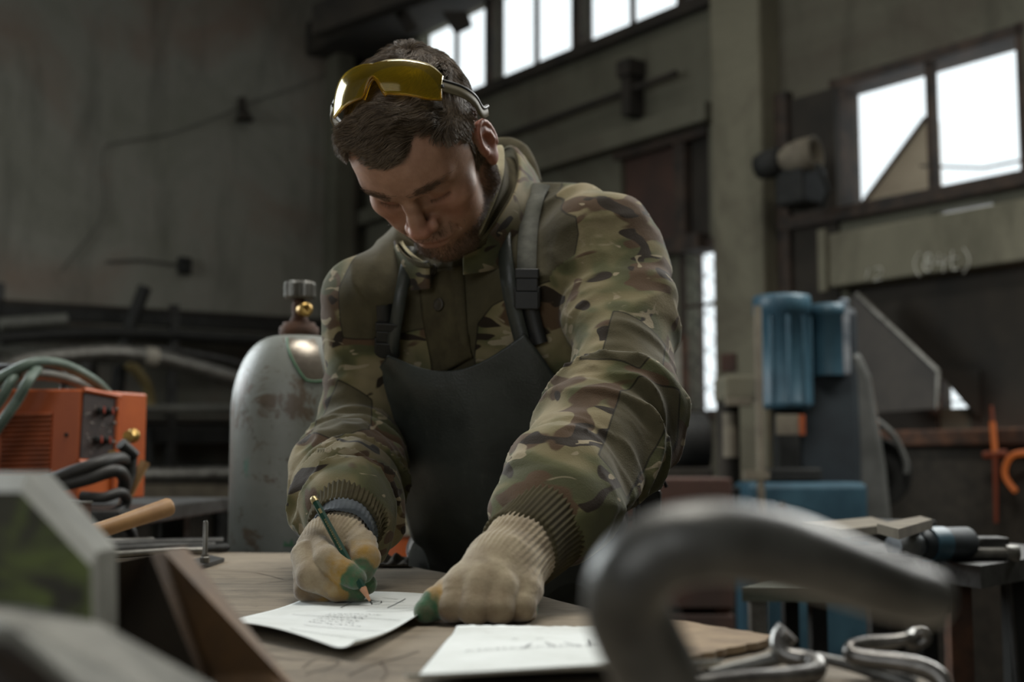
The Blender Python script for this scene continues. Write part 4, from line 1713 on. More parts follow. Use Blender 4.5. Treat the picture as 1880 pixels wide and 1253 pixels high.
# placket flap: a raised double layer down the front
def flap(corners, name, m, off=0.004, thick=0.0025, nu=14, nv=24, fun=None):
    c = [np.array(tl2(*p)) for p in corners]
    U, W = np.meshgrid(np.linspace(0, 1, nu), np.linspace(0, 1, nv), indexing='ij')
    q = (c[0] * (1 - U[..., None]) + c[1] * U[..., None]) * (1 - W[..., None]) + (c[3] * (1 - U[..., None]) + c[2] * U[..., None]) * W[..., None]
    P = front_hit(q[..., 0], q[..., 1], fun or torso_cloth, off)
    return MB().grid([[Vector(p) for p in r] for r in P], -thick).build(name, m, jacket)


flap([(784, 480, 1.55), (858, 470, 1.54), (872, 650, 1.52), (798, 690, 1.53)], 'placket', M['olive'], 0.0005, 0.002)


# ------------------------------------------------------------------ collar and folded hood
def build_collar():
    # cross-sections round the neck, from the front tip over the back to the other tip: inner edge, upper edge, foot on the shoulder
    I = [(846, 466, 1.552), (872, 432, 1.538), (880, 392, 1.532), (885, 350, 1.535), (891, 305, 1.550), (897, 272, 1.620), (872, 300, 1.76), (815, 340, 1.80), (790, 375, 1.79), (762, 405, 1.75), (738, 432, 1.69), (755, 462, 1.625), (792, 488, 1.585)]
    T = [(848, 467, 1.550), (880, 432, 1.536), (900, 390, 1.540), (916, 350, 1.552), (926, 308, 1.580), (920, 266, 1.680), (880, 298, 1.79), (816, 336, 1.83), (792, 372, 1.82), (757, 402, 1.765), (732, 433, 1.692), (750, 466, 1.622), (791, 489, 1.582)]
    O = [(850, 468, 1.552), (892, 430, 1.545), (922, 388, 1.560), (943, 350, 1.595), (952, 308, 1.655), (937, 270, 1.735), (888, 302, 1.82), (820, 338, 1.86), (795, 375, 1.84), (752, 402, 1.78), (726, 434, 1.695), (744, 470, 1.620), (790, 490, 1.580)]
    B = [(850, 474, 1.562), (912, 462, 1.575), (952, 427, 1.605), (976, 390, 1.650), (990, 350, 1.715), (984, 338, 1.790), (912, 378, 1.85), (820, 412, 1.89), (785, 440, 1.87), (735, 452, 1.81), (712, 472, 1.715), (738, 502, 1.640), (790, 500, 1.590)]
    I, T, O, B = ([at(*p) for p in L_] for L_ in (I, T, O, B))
    si, st_, so, sb = (spline([tuple(p) for p in L_], 6) for L_ in (I, T, O, B))
    rows1, rows2, rows3 = [], [], []
    for k, (a, t_, b_, c_) in enumerate(zip(si, st_, so, sb)):
        a, t_, b_, c_ = Vector(a), Vector(t_), Vector(b_), Vector(c_)
        e_ = min(1.0, k / 6, (len(si) - 1 - k) / 6)
        dn = Vector((0, 0.022, -0.008)) * e_
        wob = 0.0025 * math.sin(k * 0.9) + 0.002 * math.sin(k * 0.37 + 1)
        rows1.append([a + dn, a.lerp(a + dn, 0.5), a.lerp(t_, 0.15), a.lerp(t_, 0.5) + Vector((0, 0, wob)), t_.lerp(a, 0.1), t_])
        sink = Vector((0, 0.020, -0.012)) * e_
        rows3.append([t_, t_ + sink * 0.8, t_.lerp(b_, 0.5) + sink, b_ + sink * 0.7, b_])
        top = Vector((0, 0, 0.004))
        rows2.append([b_, b_.lerp(c_, 0.12) + top, b_.lerp(c_, 0.4) + top * 1.6 + Vector((0, 0, wob)), b_.lerp(c_, 0.7) + top, c_, c_ + Vector((0, 0.006, -0.02))])
    MB().grid(rows1, 0.0025).build('collar_lining', M['lining'], jacket)
    MB().grid(rows3, 0.0015).build('hood_lining', M['olive'], jacket)
    MB().grid(rows2, -0.0025).build('collar', M['camo'], jacket)
    # piped edge of the collar
    MB().tube([Vector(p) for p in so], 0.0015, 6).build('collar_edge', M['olive'], jacket)
    # hood folded down behind the collar
    H = [(984, 338, 1.745, .009), (970, 306, 1.775, .013), (948, 278, 1.815, .016), (908, 282, 1.850, .020), (840, 345, 1.89, .024), (800, 390, 1.87, .020), (748, 430, 1.81, .012)]
    sp = spline([tuple(at(*h[:3])) + (h[3],) for h in H], 6)
    MB().tube([Vector(p[:3]) for p in sp], [p[3] for p in sp], 14, flat=1.0).build('hood', M['olive'], jacket)


build_collar()


# ------------------------------------------------------------------ trousers and boots
def build_trousers():
    W = npv(WAIST)
    hipL, hipR = W + np.array((0.105, 0.02, -0.13)), W + np.array((-0.085, 0.035, -0.13))
    kL, kR = hipL + np.array((0.03, -0.06, -0.36)), hipR + np.array((-0.02, -0.03, -0.37))
    aL, aR = np.array((kL[0] + 0.02, kL[1] + 0.06, 0.10)), np.array((kR[0] - 0.02, kR[1] + 0.05, 0.10))

    def fun(P):
        P = np.asarray(P, f32)
        d = ell(P, W + np.array((0, 0.02, -0.08)), (0.158, 0.130, 0.17), TM)
        for h_, k_, a_ in ((hipL, kL, aL), (hipR, kR, aR)):
            d = smin(d, chain(P, [(h_, 0.098), (k_, 0.074), (a_, 0.066)], 0.03), 0.03)
        q = np.stack([P[..., 0] * 8, P[..., 1] * 8, P[..., 2] * 20], -1)
        d = d - 0.010 * (ridge(vnoise(q, 1.0, 51)) ** 1.6 - 0.4)
        return smax(d, P[..., 2] - (W[2] - 0.005), 0.01)
    V, Q = nets(fun, (W[0] - 0.30, W[1] - 0.27, 0.03), (W[0] + 0.32, W[1] + 0.27, W[2] + 0.03), 0.0075, 0.01)
    tr_ = np_mesh('trousers', V, Q, M['trousers'], person)
    for a_ in (aL, aR):
        def bf(P, a_=a_):
            P = np.asarray(P, f32)
            d = chain(P, [(a_ + np.array((0, 0.02, 0.08)), 0.052), (a_ + np.array((0, 0.02, -0.03)), 0.050)], 0.01)
            d = smin(d, chain(P, [(a_ + np.array((0, 0.03, -0.05)), 0.046), (a_ + np.array((0, -0.08, -0.06)), 0.042), (a_ + np.array((0, -0.14, -0.065)), 0.038)], 0.02), 0.02)
            return smax(d, 0.012 - P[..., 2], 0.004)
        V, Q = nets(bf, a_ + np.array((-0.08, -0.22, -0.12)), a_ + np.array((0.08, 0.10, 0.16)), 0.006)
        bo = np_mesh('boot', V, Q, M['boot'], person)
        MB().box((a_[0], a_[1] - 0.05, 0.012), (0.085, 0.27, 0.024)).build('boot_sole', M['black_plastic'], bo, bevel=0.008)
    # belt with a pouch
    rows = []
    for i in range(49):
        a = 2 * math.pi * i / 48
        c = W + np.array((0, 0.02, 0))
        row = []
        for h_ in (-0.02, 0.02):
            row.append(Vector(c + TM @ np.array((0.160 * math.cos(a), 0.133 * math.sin(a), 0.005 + h_))))
        rows.append(row)
    be = MB().grid(rows, 0.004).build('belt', M['black_plastic'], person)
    pc = npv(at(1188, 935, 1.70))
    MB().box(pc, (0.035, 0.05, 0.055), Matrix(TM.tolist()).to_3x3() if False else None).build('belt_pouch', M['black_plastic'], be, bevel=0.006)
    MB().tube([pc + np.array((0.01, -0.02, 0.03)), pc + np.array((0.016, -0.026, 0.05)), pc + np.array((0.024, -0.02, 0.03))], 0.003, 6).build('belt_clip', M['black_iron'], be)


build_trousers()

# ================================================================== yellow safety glasses pushed up on the hair
def build_glasses():
    g = thing('safety_glasses', 'yellow wraparound safety glasses pushed up on the worker\'s hair', 'glasses', head_to_world(np.array([[0, 0, 0.13]]))[0])
    t = NT('yellow_lens')
    tr_ = t.n('BsdfTransparent')
    tr_.inputs[0].default_value = (0.86, 0.70, 0.09, 1)
    gs = t.n('BsdfGlossy')
    gs.inputs['Roughness'].default_value = 0.12
    gs.inputs[0].default_value = (1, 0.95, 0.75, 1)
    df = t.n('BsdfDiffuse')
    df.inputs[0].default_value = (0.50, 0.38, 0.03, 1)
    fr = t.n('Fresnel')
    fr.inputs[0].default_value = 1.5
    m1, m2 = t.n('MixShader'), t.n('MixShader')
    m1.inputs[0].default_value = 0.22
    t.link(tr_.outputs[0], m1.inputs[1])
    t.link(df.outputs[0], m1.inputs[2])
    t.link(t.math('MULTIPLY', fr.outputs[0], 0.45, True), m2.inputs[0])
    t.link(m1.outputs[0], m2.inputs[1])
    t.link(gs.outputs[0], m2.inputs[2])
    t.link(m2.outputs[0], t.t.nodes['Material Output'].inputs[0])
    t2 = NT('amber_rim')
    t2.set(col=srgb(176, 132, 30), rough=0.15, spec=0.6, trans=0.5)
    clear = NT('clear_temple')
    clear.set(col=srgb(112, 104, 82), rough=0.6, spec=0.25)
    X = np.array((1.0, 0, 0))
    d0 = norm(np.array(GL_D0))
    t0 = np.cross(X, d0)
    t0 *= np.sign(t0[1])
    C = np.array(GL_C)

    def P(th, h):
        # flatter than the head in the middle, curling at the ends
        ca, sa = math.cos(th), math.sin(th)
        p = C + d0 * (GL_R * ca ** 0.75 if ca > 0 else 0) + X * 0.081 * math.sin(th) * (1 + 0.04 * ca)
        return p + t0 * h - d0 * 0.18 * h * h / 0.02 + d0 * 0.10 * h
    n, k = 96, 14
    rows = []
    TH = np.linspace(-math.radians(54), math.radians(54), n + 1)
    lowe, upe = [], []
    for th in TH:
        a = abs(math.degrees(th))
        lo = -0.022 + 0.006 * max(0, (a - 36) / 18) ** 2
        if a < 10:
            lo = -0.022 + 0.021 * (0.5 + 0.5 * math.cos(math.pi * a / 10)) ** 0.8
        hi_ = 0.018 + 0.004 * math.sin(math.radians(min(a, 60)) * 2.4) - 0.008 * max(0, (a - 38) / 16) ** 2
        if a < 10:
            hi_ -= 0.002 * (1 - a / 10)
        row = [Vector(head_to_world(P(th, lo + (hi_ - lo) * j / k)[None])[0]) for j in range(k + 1)]
        lowe.append(row[0])
        upe.append(row[-1])
        rows.append(row)
    lens = MB().grid(rows, 0.0018).build('lens', t.m, g)
    MB().tube(lowe, 0.0011, 6).build('lower_rim', t2.m, lens)
    MB().tube(upe, 0.0009, 6).build('upper_rim', t2.m, lens)
    MB().tube(rows[0], 0.0012, 6).build('end_rim', t2.m, lens)
    MB().tube(rows[-1], 0.0012, 6).build('end_rim', t2.m, lens)
    # nose piece
    q = [Vector(head_to_world((P(math.radians(a), -0.022 + 0.021 * (0.5 + 0.5 * math.cos(math.pi * abs(a) / 10)) ** 0.8) - d0 * 0.004)[None])[0]) for a in np.linspace(-9.5, 9.5, 15)]
    MB().tube(q, 0.0022, 6).build('nose_piece', t2.m, lens)
    for s in (-1, 1):
        e = P(s * math.radians(54), 0.0)
        ear = np.array((s * 0.086, 0.004, 0.040))
        path = [e, e * 0.72 + ear * 0.28 + X * s * 0.010, e * 0.4 + ear * 0.6 + X * s * 0.010, ear, ear + np.array((-s * 0.004, 0.022, -0.022))]
        sp = [Vector(head_to_world(np.array(p)[None])[0]) for p in spline(path, 6)]
        nn = Vector(HM @ (X * s))
        ribbon(sp, 0.011, 0.0022, clear.m, 'temple_arm', g, nn)
        up = [p + Vector(HM @ t0) * 0.0075 for p in sp]
        ribbon(up, 0.004, 0.003, M['black_plastic'], 'temple_edge', g, nn)
        MB().lathe(sp[0] - nn * 0.003, nn, [(0.0026, 0), (0.0026, 0.006)], 10).build('hinge', M['black_plastic'], g)
    return g


GL_D0 = (0, -0.10, 1.0)
GL_C = (-0.002, -0.003, 0.030)
GL_R = 0.117
build_glasses()

# ================================================================== the work table
TZ0 = 0.85
wd = NT('worn_plywood')
v = wd.coord(scale=(1, 1, 1), rot=(0, 0, -0.42))
gr = wd.noise(wd.coord(scale=(1.2, 14, 1), rot=(0, 0, 0.35)), 5, 6, 0.65, 0.5)
c = wd.ramp(gr, [(0.3, srgb(148, 136, 118)), (0.5, srgb(130, 119, 103)), (0.7, srgb(108, 99, 85))])
st = wd.noise(wd.coord(), 9, 6, 0.7, 0.5)
c = wd.mix(wd.ramp(st, [(0.48, 0.0), (0.72, 0.6)]), c, srgb(74, 67, 58))
sm = wd.noise(wd.coord(scale=(1, 3, 1), rot=(0, 0, 0.4)), 22, 5, 0.7, 1.5)
c = wd.mix(wd.ramp(sm, [(0.60, 0.0), (0.70, 0.5)]), c, srgb(50, 44, 38))
lt = wd.noise(wd.coord(loc=(4, 2, 0)), 4, 4, 0.6)
c = wd.mix(wd.ramp(lt, [(0.5, 0.0), (0.7, 0.45)]), c, srgb(160, 148, 130))
wd.set(col=c, rough=0.72, spec=0.3)
wd.bump(wd.math('ADD', gr, wd.noise(wd.coord(), 160, 3, 0.6)), 0.25, 0.002)
M['plywood'] = wd.m
M['ply_edge'] = plain('plywood_edge', srgb(96, 80, 62), srgb(60, 50, 40), 0.9, 0, 60, 0.5, 0.002)
M['steel_dark'] = plain('dark_scaled_steel', srgb(74, 74, 72), srgb(46, 45, 43), 0.55, 0.6, 22, 0.3, 0.002)

table = thing('work_table', 'worn plywood-topped steel work table scribbled with pencil lines', 'table', (-0.7, 1.1, 0))
edge = [(-1.75, 2.06), (-0.22, 1.89), (-0.135, 1.665), (-0.04, 1.47), (0.03, 1.30), (0.10, 1.10), (0.20, 0.93), (0.29, 0.74), (0.34, 0.42), (0.30, 0.30), (-1.75, 0.25)]
# slightly ragged front edge
ed = []
for (a, b) in zip(edge, edge[1:] + edge[:1]):
    n = max(1, int((Vector(b) - Vector(a)).length / 0.05))
    for k in range(n):
        p = Vector(a).lerp(Vector(b), k / n)
        ed.append(p + Vector((rnd.uniform(-.0025, .0025), rnd.uniform(-.0025, .0025))))
MB().prism([(p.x, p.y, TZ0 - 0.018) for p in ed], (0, 0, 0.018)).build('table_top', M['plywood'], table)
MB().prism([(p.x * 0.985 - 0.012, p.y * 0.985 + 0.01, TZ0 - 0.055) for p in ed], (0, 0, 0.0365)).build('under_frame', M['steel_dark'], table)
for x, y in ((-1.6, 0.35), (-1.6, 1.92), (-0.34, 1.78), (0.12, 0.45), (0.02, 1.12)):
    MB().box((x, y, 0.40), (0.06, 0.06, 0.80)).build('leg', M['steel_dark'], table, bevel=0.004)

# pencil scribbles on the board: thin raised graphite lines
M['graphite'] = plain('graphite', srgb(58, 54, 50), srgb(44, 42, 40), 0.5, 0.2, 80, 0)
M['scribble'] = plain('faint_pencil', srgb(96, 84, 70), srgb(82, 72, 60), 0.6, 0, 80, 0)
M['ink'] = plain('blue_black_ink', srgb(84, 88, 92), srgb(70, 74, 80), 0.6, 0, 80, 0)


def scribble(lines, z, name, parent, m, w_=0.0006):
    b = MB()
    for s in lines:
        P = [on_z(x, y, z) for x, y in spline(s, 6)]
        rows = []
        for i, p in enumerate(P):
            t = (P[min(i + 1, len(P) - 1)] - P[max(i - 1, 0)])
            n = Vector((-t.y, t.x, 0)).normalized() * w_
            rows.append([p - n, p + n])
        b.grid(rows)
    o_ = b.build(name, m, parent)
    o_['kind'] = 'stuff'
    return o_


scribble([[(556, 1225), (575, 1212), (600, 1210), (622, 1216), (605, 1226), (580, 1232), (560, 1238)], [(640, 1240), (680, 1222), (740, 1205), (770, 1196)],
          [(480, 1200), (520, 1208), (560, 1212)], [(505, 1046), (560, 1040), (620, 1046)], [(1060, 1112), (1085, 1120), (1110, 1138)], [(470, 1072), (510, 1068), (560, 1060)],
          [(430, 1050), (470, 1052), (520, 1064)], [(700, 1215), (710, 1232), (700, 1250)], [(1010, 1118), (1050, 1122), (1120, 1120)]], TZ0 + 0.0006, 'pencil_scribble', table, M['scribble'], 0.0007)


# ================================================================== sheets of paper
def paper_mat(name, c1, c2):
    t = NT(name)
    v = t.coord()
    col = t.ramp(t.noise(v, 14, 5, 0.65), [(0.35, c1), (0.7, c2)])
    sm_ = t.noise(v, 30, 5, 0.7)
    col = t.mix(t.ramp(sm_, [(0.60, 0.0), (0.80, 0.35)]), col, srgb(150, 146, 136))
    t.set(col=col, rough=0.8, spec=0.25)
    t.bump(t.noise(v, 25, 4, 0.6), 0.25, 0.003)
    return t.m


M['paper'] = paper_mat('drawing_paper', srgb(226, 230, 228), srgb(208, 212, 208))


def sheet(corners, lift, name, label, seed, nu=40, nv=40, tear=0.0):
    """paper between four pixel corners lying on the table (counted round), curling by lift(u, v)"""
    rs = random.Random(seed)
    c = [on_z(x, y, TZ0) for x, y in corners]
    g = thing(name, label, 'paper', (c[0] + c[2]) / 2)
    rows = []
    for i in range(nu + 1):
        u = i / nu
        row = []
        for j in range(nv + 1):
            vv = j / nv
            p = (c[0] * (1 - u) + c[1] * u) * (1 - vv) + (c[3] * (1 - u) + c[2] * u) * vv
            wob = 0.0010 * math.sin(5 * u + 3 * vv + seed) + 0.0008 * math.sin(9 * vv - 4 * u)
            z = 0.0022 + wob + lift(u, vv)
            e = tear * (math.sin(40 * u + seed) * 0.4 + math.sin(93 * u) * 0.3 + rs.uniform(-.3, .3)) if j == nv else 0
            row.append(Vector((p.x, p.y + e, TZ0 + max(z, 0.0008))))
        rows.append(row)
    o = MB().grid(rows, -0.0004).build('sheet', M['paper'], g)
    return g, rows


def lift1(u, v):
    # near edge curls up off the board
    return 0.012 * max(0, (0.30 - v) / 0.30) ** 2 * (0.4 + 0.6 * math.sin(math.pi * min(1, u * 1.15))) + 0.006 * max(0, (u - 0.9) / 0.1) ** 2


p1, rows1 = sheet([(392, 1160), (652, 1216), (856, 1098), (598, 1090)], lift1, 'drawing_sheet', 'white sheet with a pencil drawing under the writing hand', 2)


def lift2(u, v):
    return 0.004 * math.sin(math.pi * v) + 0.005 * max(0, (v - 0.85) / 0.15) ** 2 * (1 - u) + 0.014 * max(0, (0.25 - v) / 0.25) ** 2


p2, rows2 = sheet([(740, 1290), (1330, 1262), (1190, 1152), (838, 1170)], lift2, 'drawing_sheet', 'white torn-edged drawing sheet nearest the viewer, beside the big bent hook', 5, 60, 40, 0.004)


def draw_on(rows, lines, name, parent, m, w_=0.0005):
    """lines in (u, v) of the sheet, laid just above its surface"""
    nu, nv = len(rows) - 1, len(rows[0]) - 1

    def S(u, v):
        a, b = min(max(u, 0), 1) * nu, min(max(v, 0), 1) * nv
        i, j = min(int(a), nu - 1), min(int(b), nv - 1)
        x, y = a - i, b - j
        return (rows[i][j] * (1 - x) + rows[i + 1][j] * x) * (1 - y) + (rows[i][j + 1] * (1 - x) + rows[i + 1][j + 1] * x) * y + Vector((0, 0, 0.0007))
    b = MB()
    for s in lines:
        n = 10 if len(s) == 2 else 5
        P = [S(*q) for q in spline(s, n)]
        r = []
        for i, p in enumerate(P):
            t = P[min(i + 1, len(P) - 1)] - P[max(i - 1, 0)]
            k = Vector((-t.y, t.x, 0)).normalized() * w_
            r.append([p - k, p + k])
        b.grid(r)
    o_ = b.build(name, m, parent)
    o_['kind'] = 'stuff'
    return o_


R = random.Random(4)
dl = [[(0.18, 0.72), (0.9, 0.70)], [(0.20, 0.66), (0.86, 0.64)], [(0.50, 0.86), (0.62, 0.84)], [(0.3, 0.80), (0.7, 0.78)], [(0.55, 0.60), (0.72, 0.62), (0.95, 0.74)], [(0.60, 0.55), (0.80, 0.58), (0.97, 0.70)],
      [(0.35, 0.84), (0.37, 0.62)], [(0.66, 0.86), (0.68, 0.64)], [(0.5, 0.75), (0.53, 0.79), (0.56, 0.75), (0.53, 0.71), (0.5, 0.75)], [(0.42, 0.25), (0.95, 0.30)], [(0.45, 0.12), (0.9, 0.18)], [(0.2, 0.4), (0.9, 0.45)]]
draw_on(rows1, dl, 'drawn_line', p1, M['ink'])
txt = []
for r_ in range(6):
    u = 0.40
    vv = 0.46 - r_ * 0.035
    while u < 0.40 + R.uniform(0.22, 0.42):
        ln = R.uniform(0.012, 0.04)
        txt.append([(u, vv + u * 0.05), (u + ln * 0.5, vv + u * 0.05 + R.uniform(-.008, .008)), (u + ln, vv + u * 0.05)])
        u += ln + 0.012
draw_on(rows1, txt, 'handwriting', p1, M['ink'])
d2 = []
u = 0.12
while u < 0.9:
    ln = R.uniform(0.01, 0.035)
    d2.append([(u, 0.52), (u + ln * 0.4, 0.535), (u + ln, 0.52)])
    if R.random() < 0.5:
        d2.append([(u, 0.74), (u + ln * 0.5, 0.75), (u + ln, 0.74)])
    u += ln + 0.014
d2 += [[(0.35, 0.52), (0.38, 0.62)], [(0.48, 0.52), (0.44, 0.64)], [(0.62, 0.5), (0.63, 0.66)], [(0.72, 0.82), (0.80, 0.84), (0.86, 0.80)], [(0.75, 0.76), (0.84, 0.77)], [(0.90, 0.72), (0.97, 0.45)], [(0.52, 0.62), (0.58, 0.50)]]
draw_on(rows2, d2, 'handwriting', p2, M['ink'])

# ================================================================== pencil
tip = on_z(683, 1111, TZ0 + 0.003)
end = at(574.5, 914, 1.245)
pd = (end - tip)
plen = pd.length
pd.normalize()
pen = thing('pencil', 'dark green pencil with a gold-lettered barrel held in the writing glove', 'pencil', tip)
M['pencil_green'] = plain('green_lacquer', srgb(30, 66, 52), srgb(24, 56, 44), 0.3, 0, 40, 0.05, 0.0005)
M['pencil_wood'] = plain('cedar_wood', srgb(196, 148, 116), srgb(176, 128, 96), 0.7, 0, 120, 0.2, 0.0005)
M['lead'] = plain('pencil_lead', srgb(60, 58, 58), srgb(50, 48, 48), 0.35, 0.3, 80, 0)
M['gold'] = plain('gold_print', srgb(196, 178, 130), srgb(176, 158, 112), 0.35, 0.6, 80, 0)
MB().lathe(tip + pd * 0.019, pd, [(0.0037, 0), (0.0037, plen - 0.019 - 0.007)], 6, False).build('barrel', M['pencil_green'], pen)
MB().lathe(tip + pd * 0.004, pd, [(0.0009, 0), (0.0036, 0.0155)], 14).build('wood_cone', M['pencil_wood'], pen)
MB().lathe(tip, pd, [(0.0002, 0), (0.0010, 0.0045)], 10).build('lead', M['lead'], pen)
MB().lathe(tip + pd * (plen - 0.0068), pd, [(0.00385, 0), (0.00385, 0.003)], 20).build('band', M['gold'], pen)
MB().lathe(tip + pd * (plen - 0.004), pd, [(0.0037, 0), (0.0037, 0.003), (0.002, 0.0045), (0, 0.0047)], 20).build('end_cap', M['gold'], pen)
tv = (_o - (tip + end) / 2).normalized()
sd = pd.cross(tv).normalized()
nn = sd.cross(pd).normalized()
# printed letters along the barrel: simple raised strokes
b = MB()
a0 = tip + pd * (plen - 0.020) + nn * 0.0036
b.add([a0 - sd * 0.0014 + pd * 0.003, a0 + sd * 0.0014 + pd * 0.003, a0 + sd * 0.0014 - pd * 0.003, a0 - sd * 0.0014 - pd * 0.003], [(0, 1, 2, 3)])
for k in range(15):
    c = tip + pd * (plen - 0.032 - k * 0.0027) + nn * 0.0036
    for o_, l_ in ((-0.0006, 0.0010), (0.0006, 0.0010)):
        b.add([c + sd * (-l_) + pd * o_, c + sd * l_ + pd * o_, c + sd * l_ + pd * (o_ + 0.0004), c - sd * l_ + pd * (o_ + 0.0004)], [(0, 1, 2, 3)])
    if k % 2:
        b.add([c - sd * 0.0010 - pd * 0.0006, c - sd * 0.0006 - pd * 0.0006, c - sd * 0.0006 + pd * 0.0008, c - sd * 0.0010 + pd * 0.0008], [(0, 1, 2, 3)])
b.build('lettering', M['gold'], pen)

# ================================================================== cardboard sheet on the right corner
M['cardboard'] = plain('brown_cardboard', srgb(150, 130, 104), srgb(118, 100, 80), 0.9, 0, 26, 0.3, 0.002)
cbp = [on_z(x, y, TZ0 + 0.002) for x, y in ((1140, 1140), (1256, 1152), (1330, 1165), (1418, 1180), (1400, 1192), (1330, 1206), (1258, 1222), (1180, 1215))]
cbo = thing('cardboard_piece', 'frayed piece of brown cardboard on the table corner behind the big hook', 'cardboard', cbp[0])
b = MB()
P_ = []
for a, c_ in zip(cbp, cbp[1:] + cbp[:1]):
    for k in range(6):
        q = a.lerp(c_, k / 6)
        P_.append(q + Vector((rnd.uniform(-.002, .002), rnd.uniform(-.002, .002), 0)))
b.prism(P_, (0, 0, 0.005))
b.build('upper_ply', M['cardboard'], cbo)
P2 = [p + Vector((0.008, -0.012, 0.0)) for p in P_]

# ================================================================== left side: bench with welding set, gas bottle, tools
M['orange'] = plain('orange_enamel', srgb(186, 92, 40), srgb(168, 80, 36), 0.42, 0, 9, 0.06, 0.001)
M['orange_dark'] = plain('worn_orange_enamel', srgb(150, 74, 36), srgb(120, 62, 36), 0.5, 0, 20, 0.1, 0.001)
M['panel_dark'] = plain('dark_control_panel', srgb(64, 50, 46), srgb(46, 38, 36), 0.5, 0, 60, 0.1, 0.001)
M['red_mark'] = plain('red_marker', srgb(208, 84, 56), srgb(188, 72, 48), 0.5, 0, 60, 0)
M['white_mark'] = plain('pale_print', srgb(150, 140, 132), srgb(120, 112, 106), 0.6, 0, 90, 0)
M['green_hose'] = plain('green_rubber_hose', srgb(92, 108, 96), srgb(72, 88, 78), 0.5, 0, 30, 0.1, 0.001)
M['grey_hose'] = plain('grey_rubber_hose', srgb(104, 104, 96), srgb(84, 84, 78), 0.55, 0, 30, 0.1, 0.001)
M['black_cable'] = plain('black_cable', srgb(58, 57, 54), srgb(44, 43, 41), 0.55, 0, 30, 0.1, 0.001)
M['brass'] = plain('brass', srgb(196, 164, 96), srgb(160, 128, 72), 0.35, 0.8, 40, 0.1, 0.001)
M['wood'] = plain('pale_handle_wood', srgb(172, 134, 88), srgb(142, 106, 68), 0.55, 0, 20, 0.1, 0.001)
M['steel'] = plain('worn_steel', srgb(132, 130, 124), srgb(92, 90, 84), 0.42, 0.7, 24, 0.2, 0.001)
M['plank'] = plain('grey_plank', srgb(120, 112, 96), srgb(96, 88, 76), 0.85, 0, 10, 0.2, 0.003)
M['yellow_hose'] = plain('yellowed_hose', srgb(130, 116, 72), srgb(108, 94, 60), 0.7, 0, 20, 0.1)

# bench the welding set stands on
bench = thing('steel_bench', 'low dark steel bench behind the table carrying the orange welding set', 'bench', (-1.25, 2.55, 0))
BZ = 0.905
MB().obox((-2.1, 2.09, BZ - 0.03), (1.45, 0, 0), (0, 0.84, 0), (0, 0, 0.03)).build('bench_top', M['steel_dark'], bench, bevel=0.003)
for x, y in ((-2.0, 2.16), (-2.0, 2.86), (-0.76, 2.16), (-0.76, 2.86)):
    MB().box((x, y, (BZ - 0.03) / 2), (0.05, 0.05, BZ - 0.03)).build('leg', M['steel_dark'], bench)

# ------------------------------------------------ welding set
E0 = at(149, 715, 2.30)
WH = E0.z - BZ - 0.012
A_ = Vector((-1, 0.06, 0)).normalized() * 0.40
B_ = Vector((0.46, 0.89, 0)).normalized() * 0.17
ws = thing('welding_set', 'orange inverter welding set with louvred side and dark control panel', 'welder', Vector((E0.x, E0.y, BZ)))
o = Vector((E0.x, E0.y, BZ + 0.012))
MB().obox(o, A_, B_, (0, 0, WH)).build('case', M['orange'], ws, bevel=0.004)
an, bn = A_.normalized(), B_.normalized()
nS = Vector((an.y, -an.x, 0))
nS = nS if nS.y < 0 else -nS                       # outward of the side panel
nF = -an - bn * (-an).dot(bn)
nF.normalize()                                     # outward of the control panel


def side(px, py, lift=0.0):
    """point of the welder's side panel seen at a pixel"""
    v = ray(px, py)
    s = (o - _o).dot(nS) / v.dot(nS)
    return _o + v * s + nS * lift


def frontp(px, py, lift=0.0):
    v = ray(px, py)
    s = (o - _o).dot(nF) / v.dot(nF)
    return _o + v * s + nF * lift


rc = [side(6, 760), side(97, 758), side(92, 872), side(2, 874)]
MB().prism([p + nS * 0.001 for p in rc], nS * 0.0015).build('louvre_field', M['orange_dark'], ws)
nl = 13
for k in range(nl):
    t0 = (k + 0.5) / nl
    a, b_ = rc[0].lerp(rc[3], t0), rc[1].lerp(rc[2], t0)
    MB().tube([a + nS * 0.002, b_ + nS * 0.002], 0.0046, 8).build('louvre', M['orange_dark'], ws)
MB().lathe(side(122, 799, 0.0), nS, [(0.004, 0), (0.004, 0.002), (0.0, 0.0025)], 12).build('screw', M['black_iron'], ws)
fc = [frontp(152, 722), frontp(208, 733), frontp(206, 846), frontp(145, 842)]
pan = MB().prism([p + nF * 0.0005 for p in fc], nF * 0.003).build('control_panel', M['panel_dark'], ws)
fr_ = MB()
for a, b_ in ((frontp(151, 716), frontp(218, 729)), (frontp(214, 729), frontp(206, 905)), (frontp(141, 848), frontp(206, 852))):
    fr_.tube([a + nF * 0.003, b_ + nF * 0.003], 0.0055, 6)
fr_.build('panel_frame', M['orange'], ws)
for px, py in ((180, 754), (196, 756), (175, 808), (191, 809)):
    k = MB().lathe(frontp(px, py, 0.003), nF, [(0.0075, 0), (0.0072, 0.010), (0.006, 0.012), (0, 0.012)], 16).build('knob', M['black_plastic'], pan)
    MB().tube([frontp(px, py - 7, 0.016), frontp(px, py + 5, 0.016)], 0.0016, 5).build('pointer', M['red_mark'], k)
b = MB()
R2 = random.Random(8)
for k in range(26):
    px, py = R2.uniform(152, 202), R2.uniform(735, 835)
    if any(abs(px - a) < 7 and abs(py - c_) < 9 for a, c_ in ((180, 754), (196, 756), (175, 808), (191, 809))):
        continue
    b.tube([frontp(px, py, 0.0036), frontp(px + R2.uniform(2, 7), py + R2.uniform(-1, 2), 0.0036)], 0.0009, 4)
mk = b.build('scale_print', M['white_mark'], pan)
mk['kind'] = 'stuff'
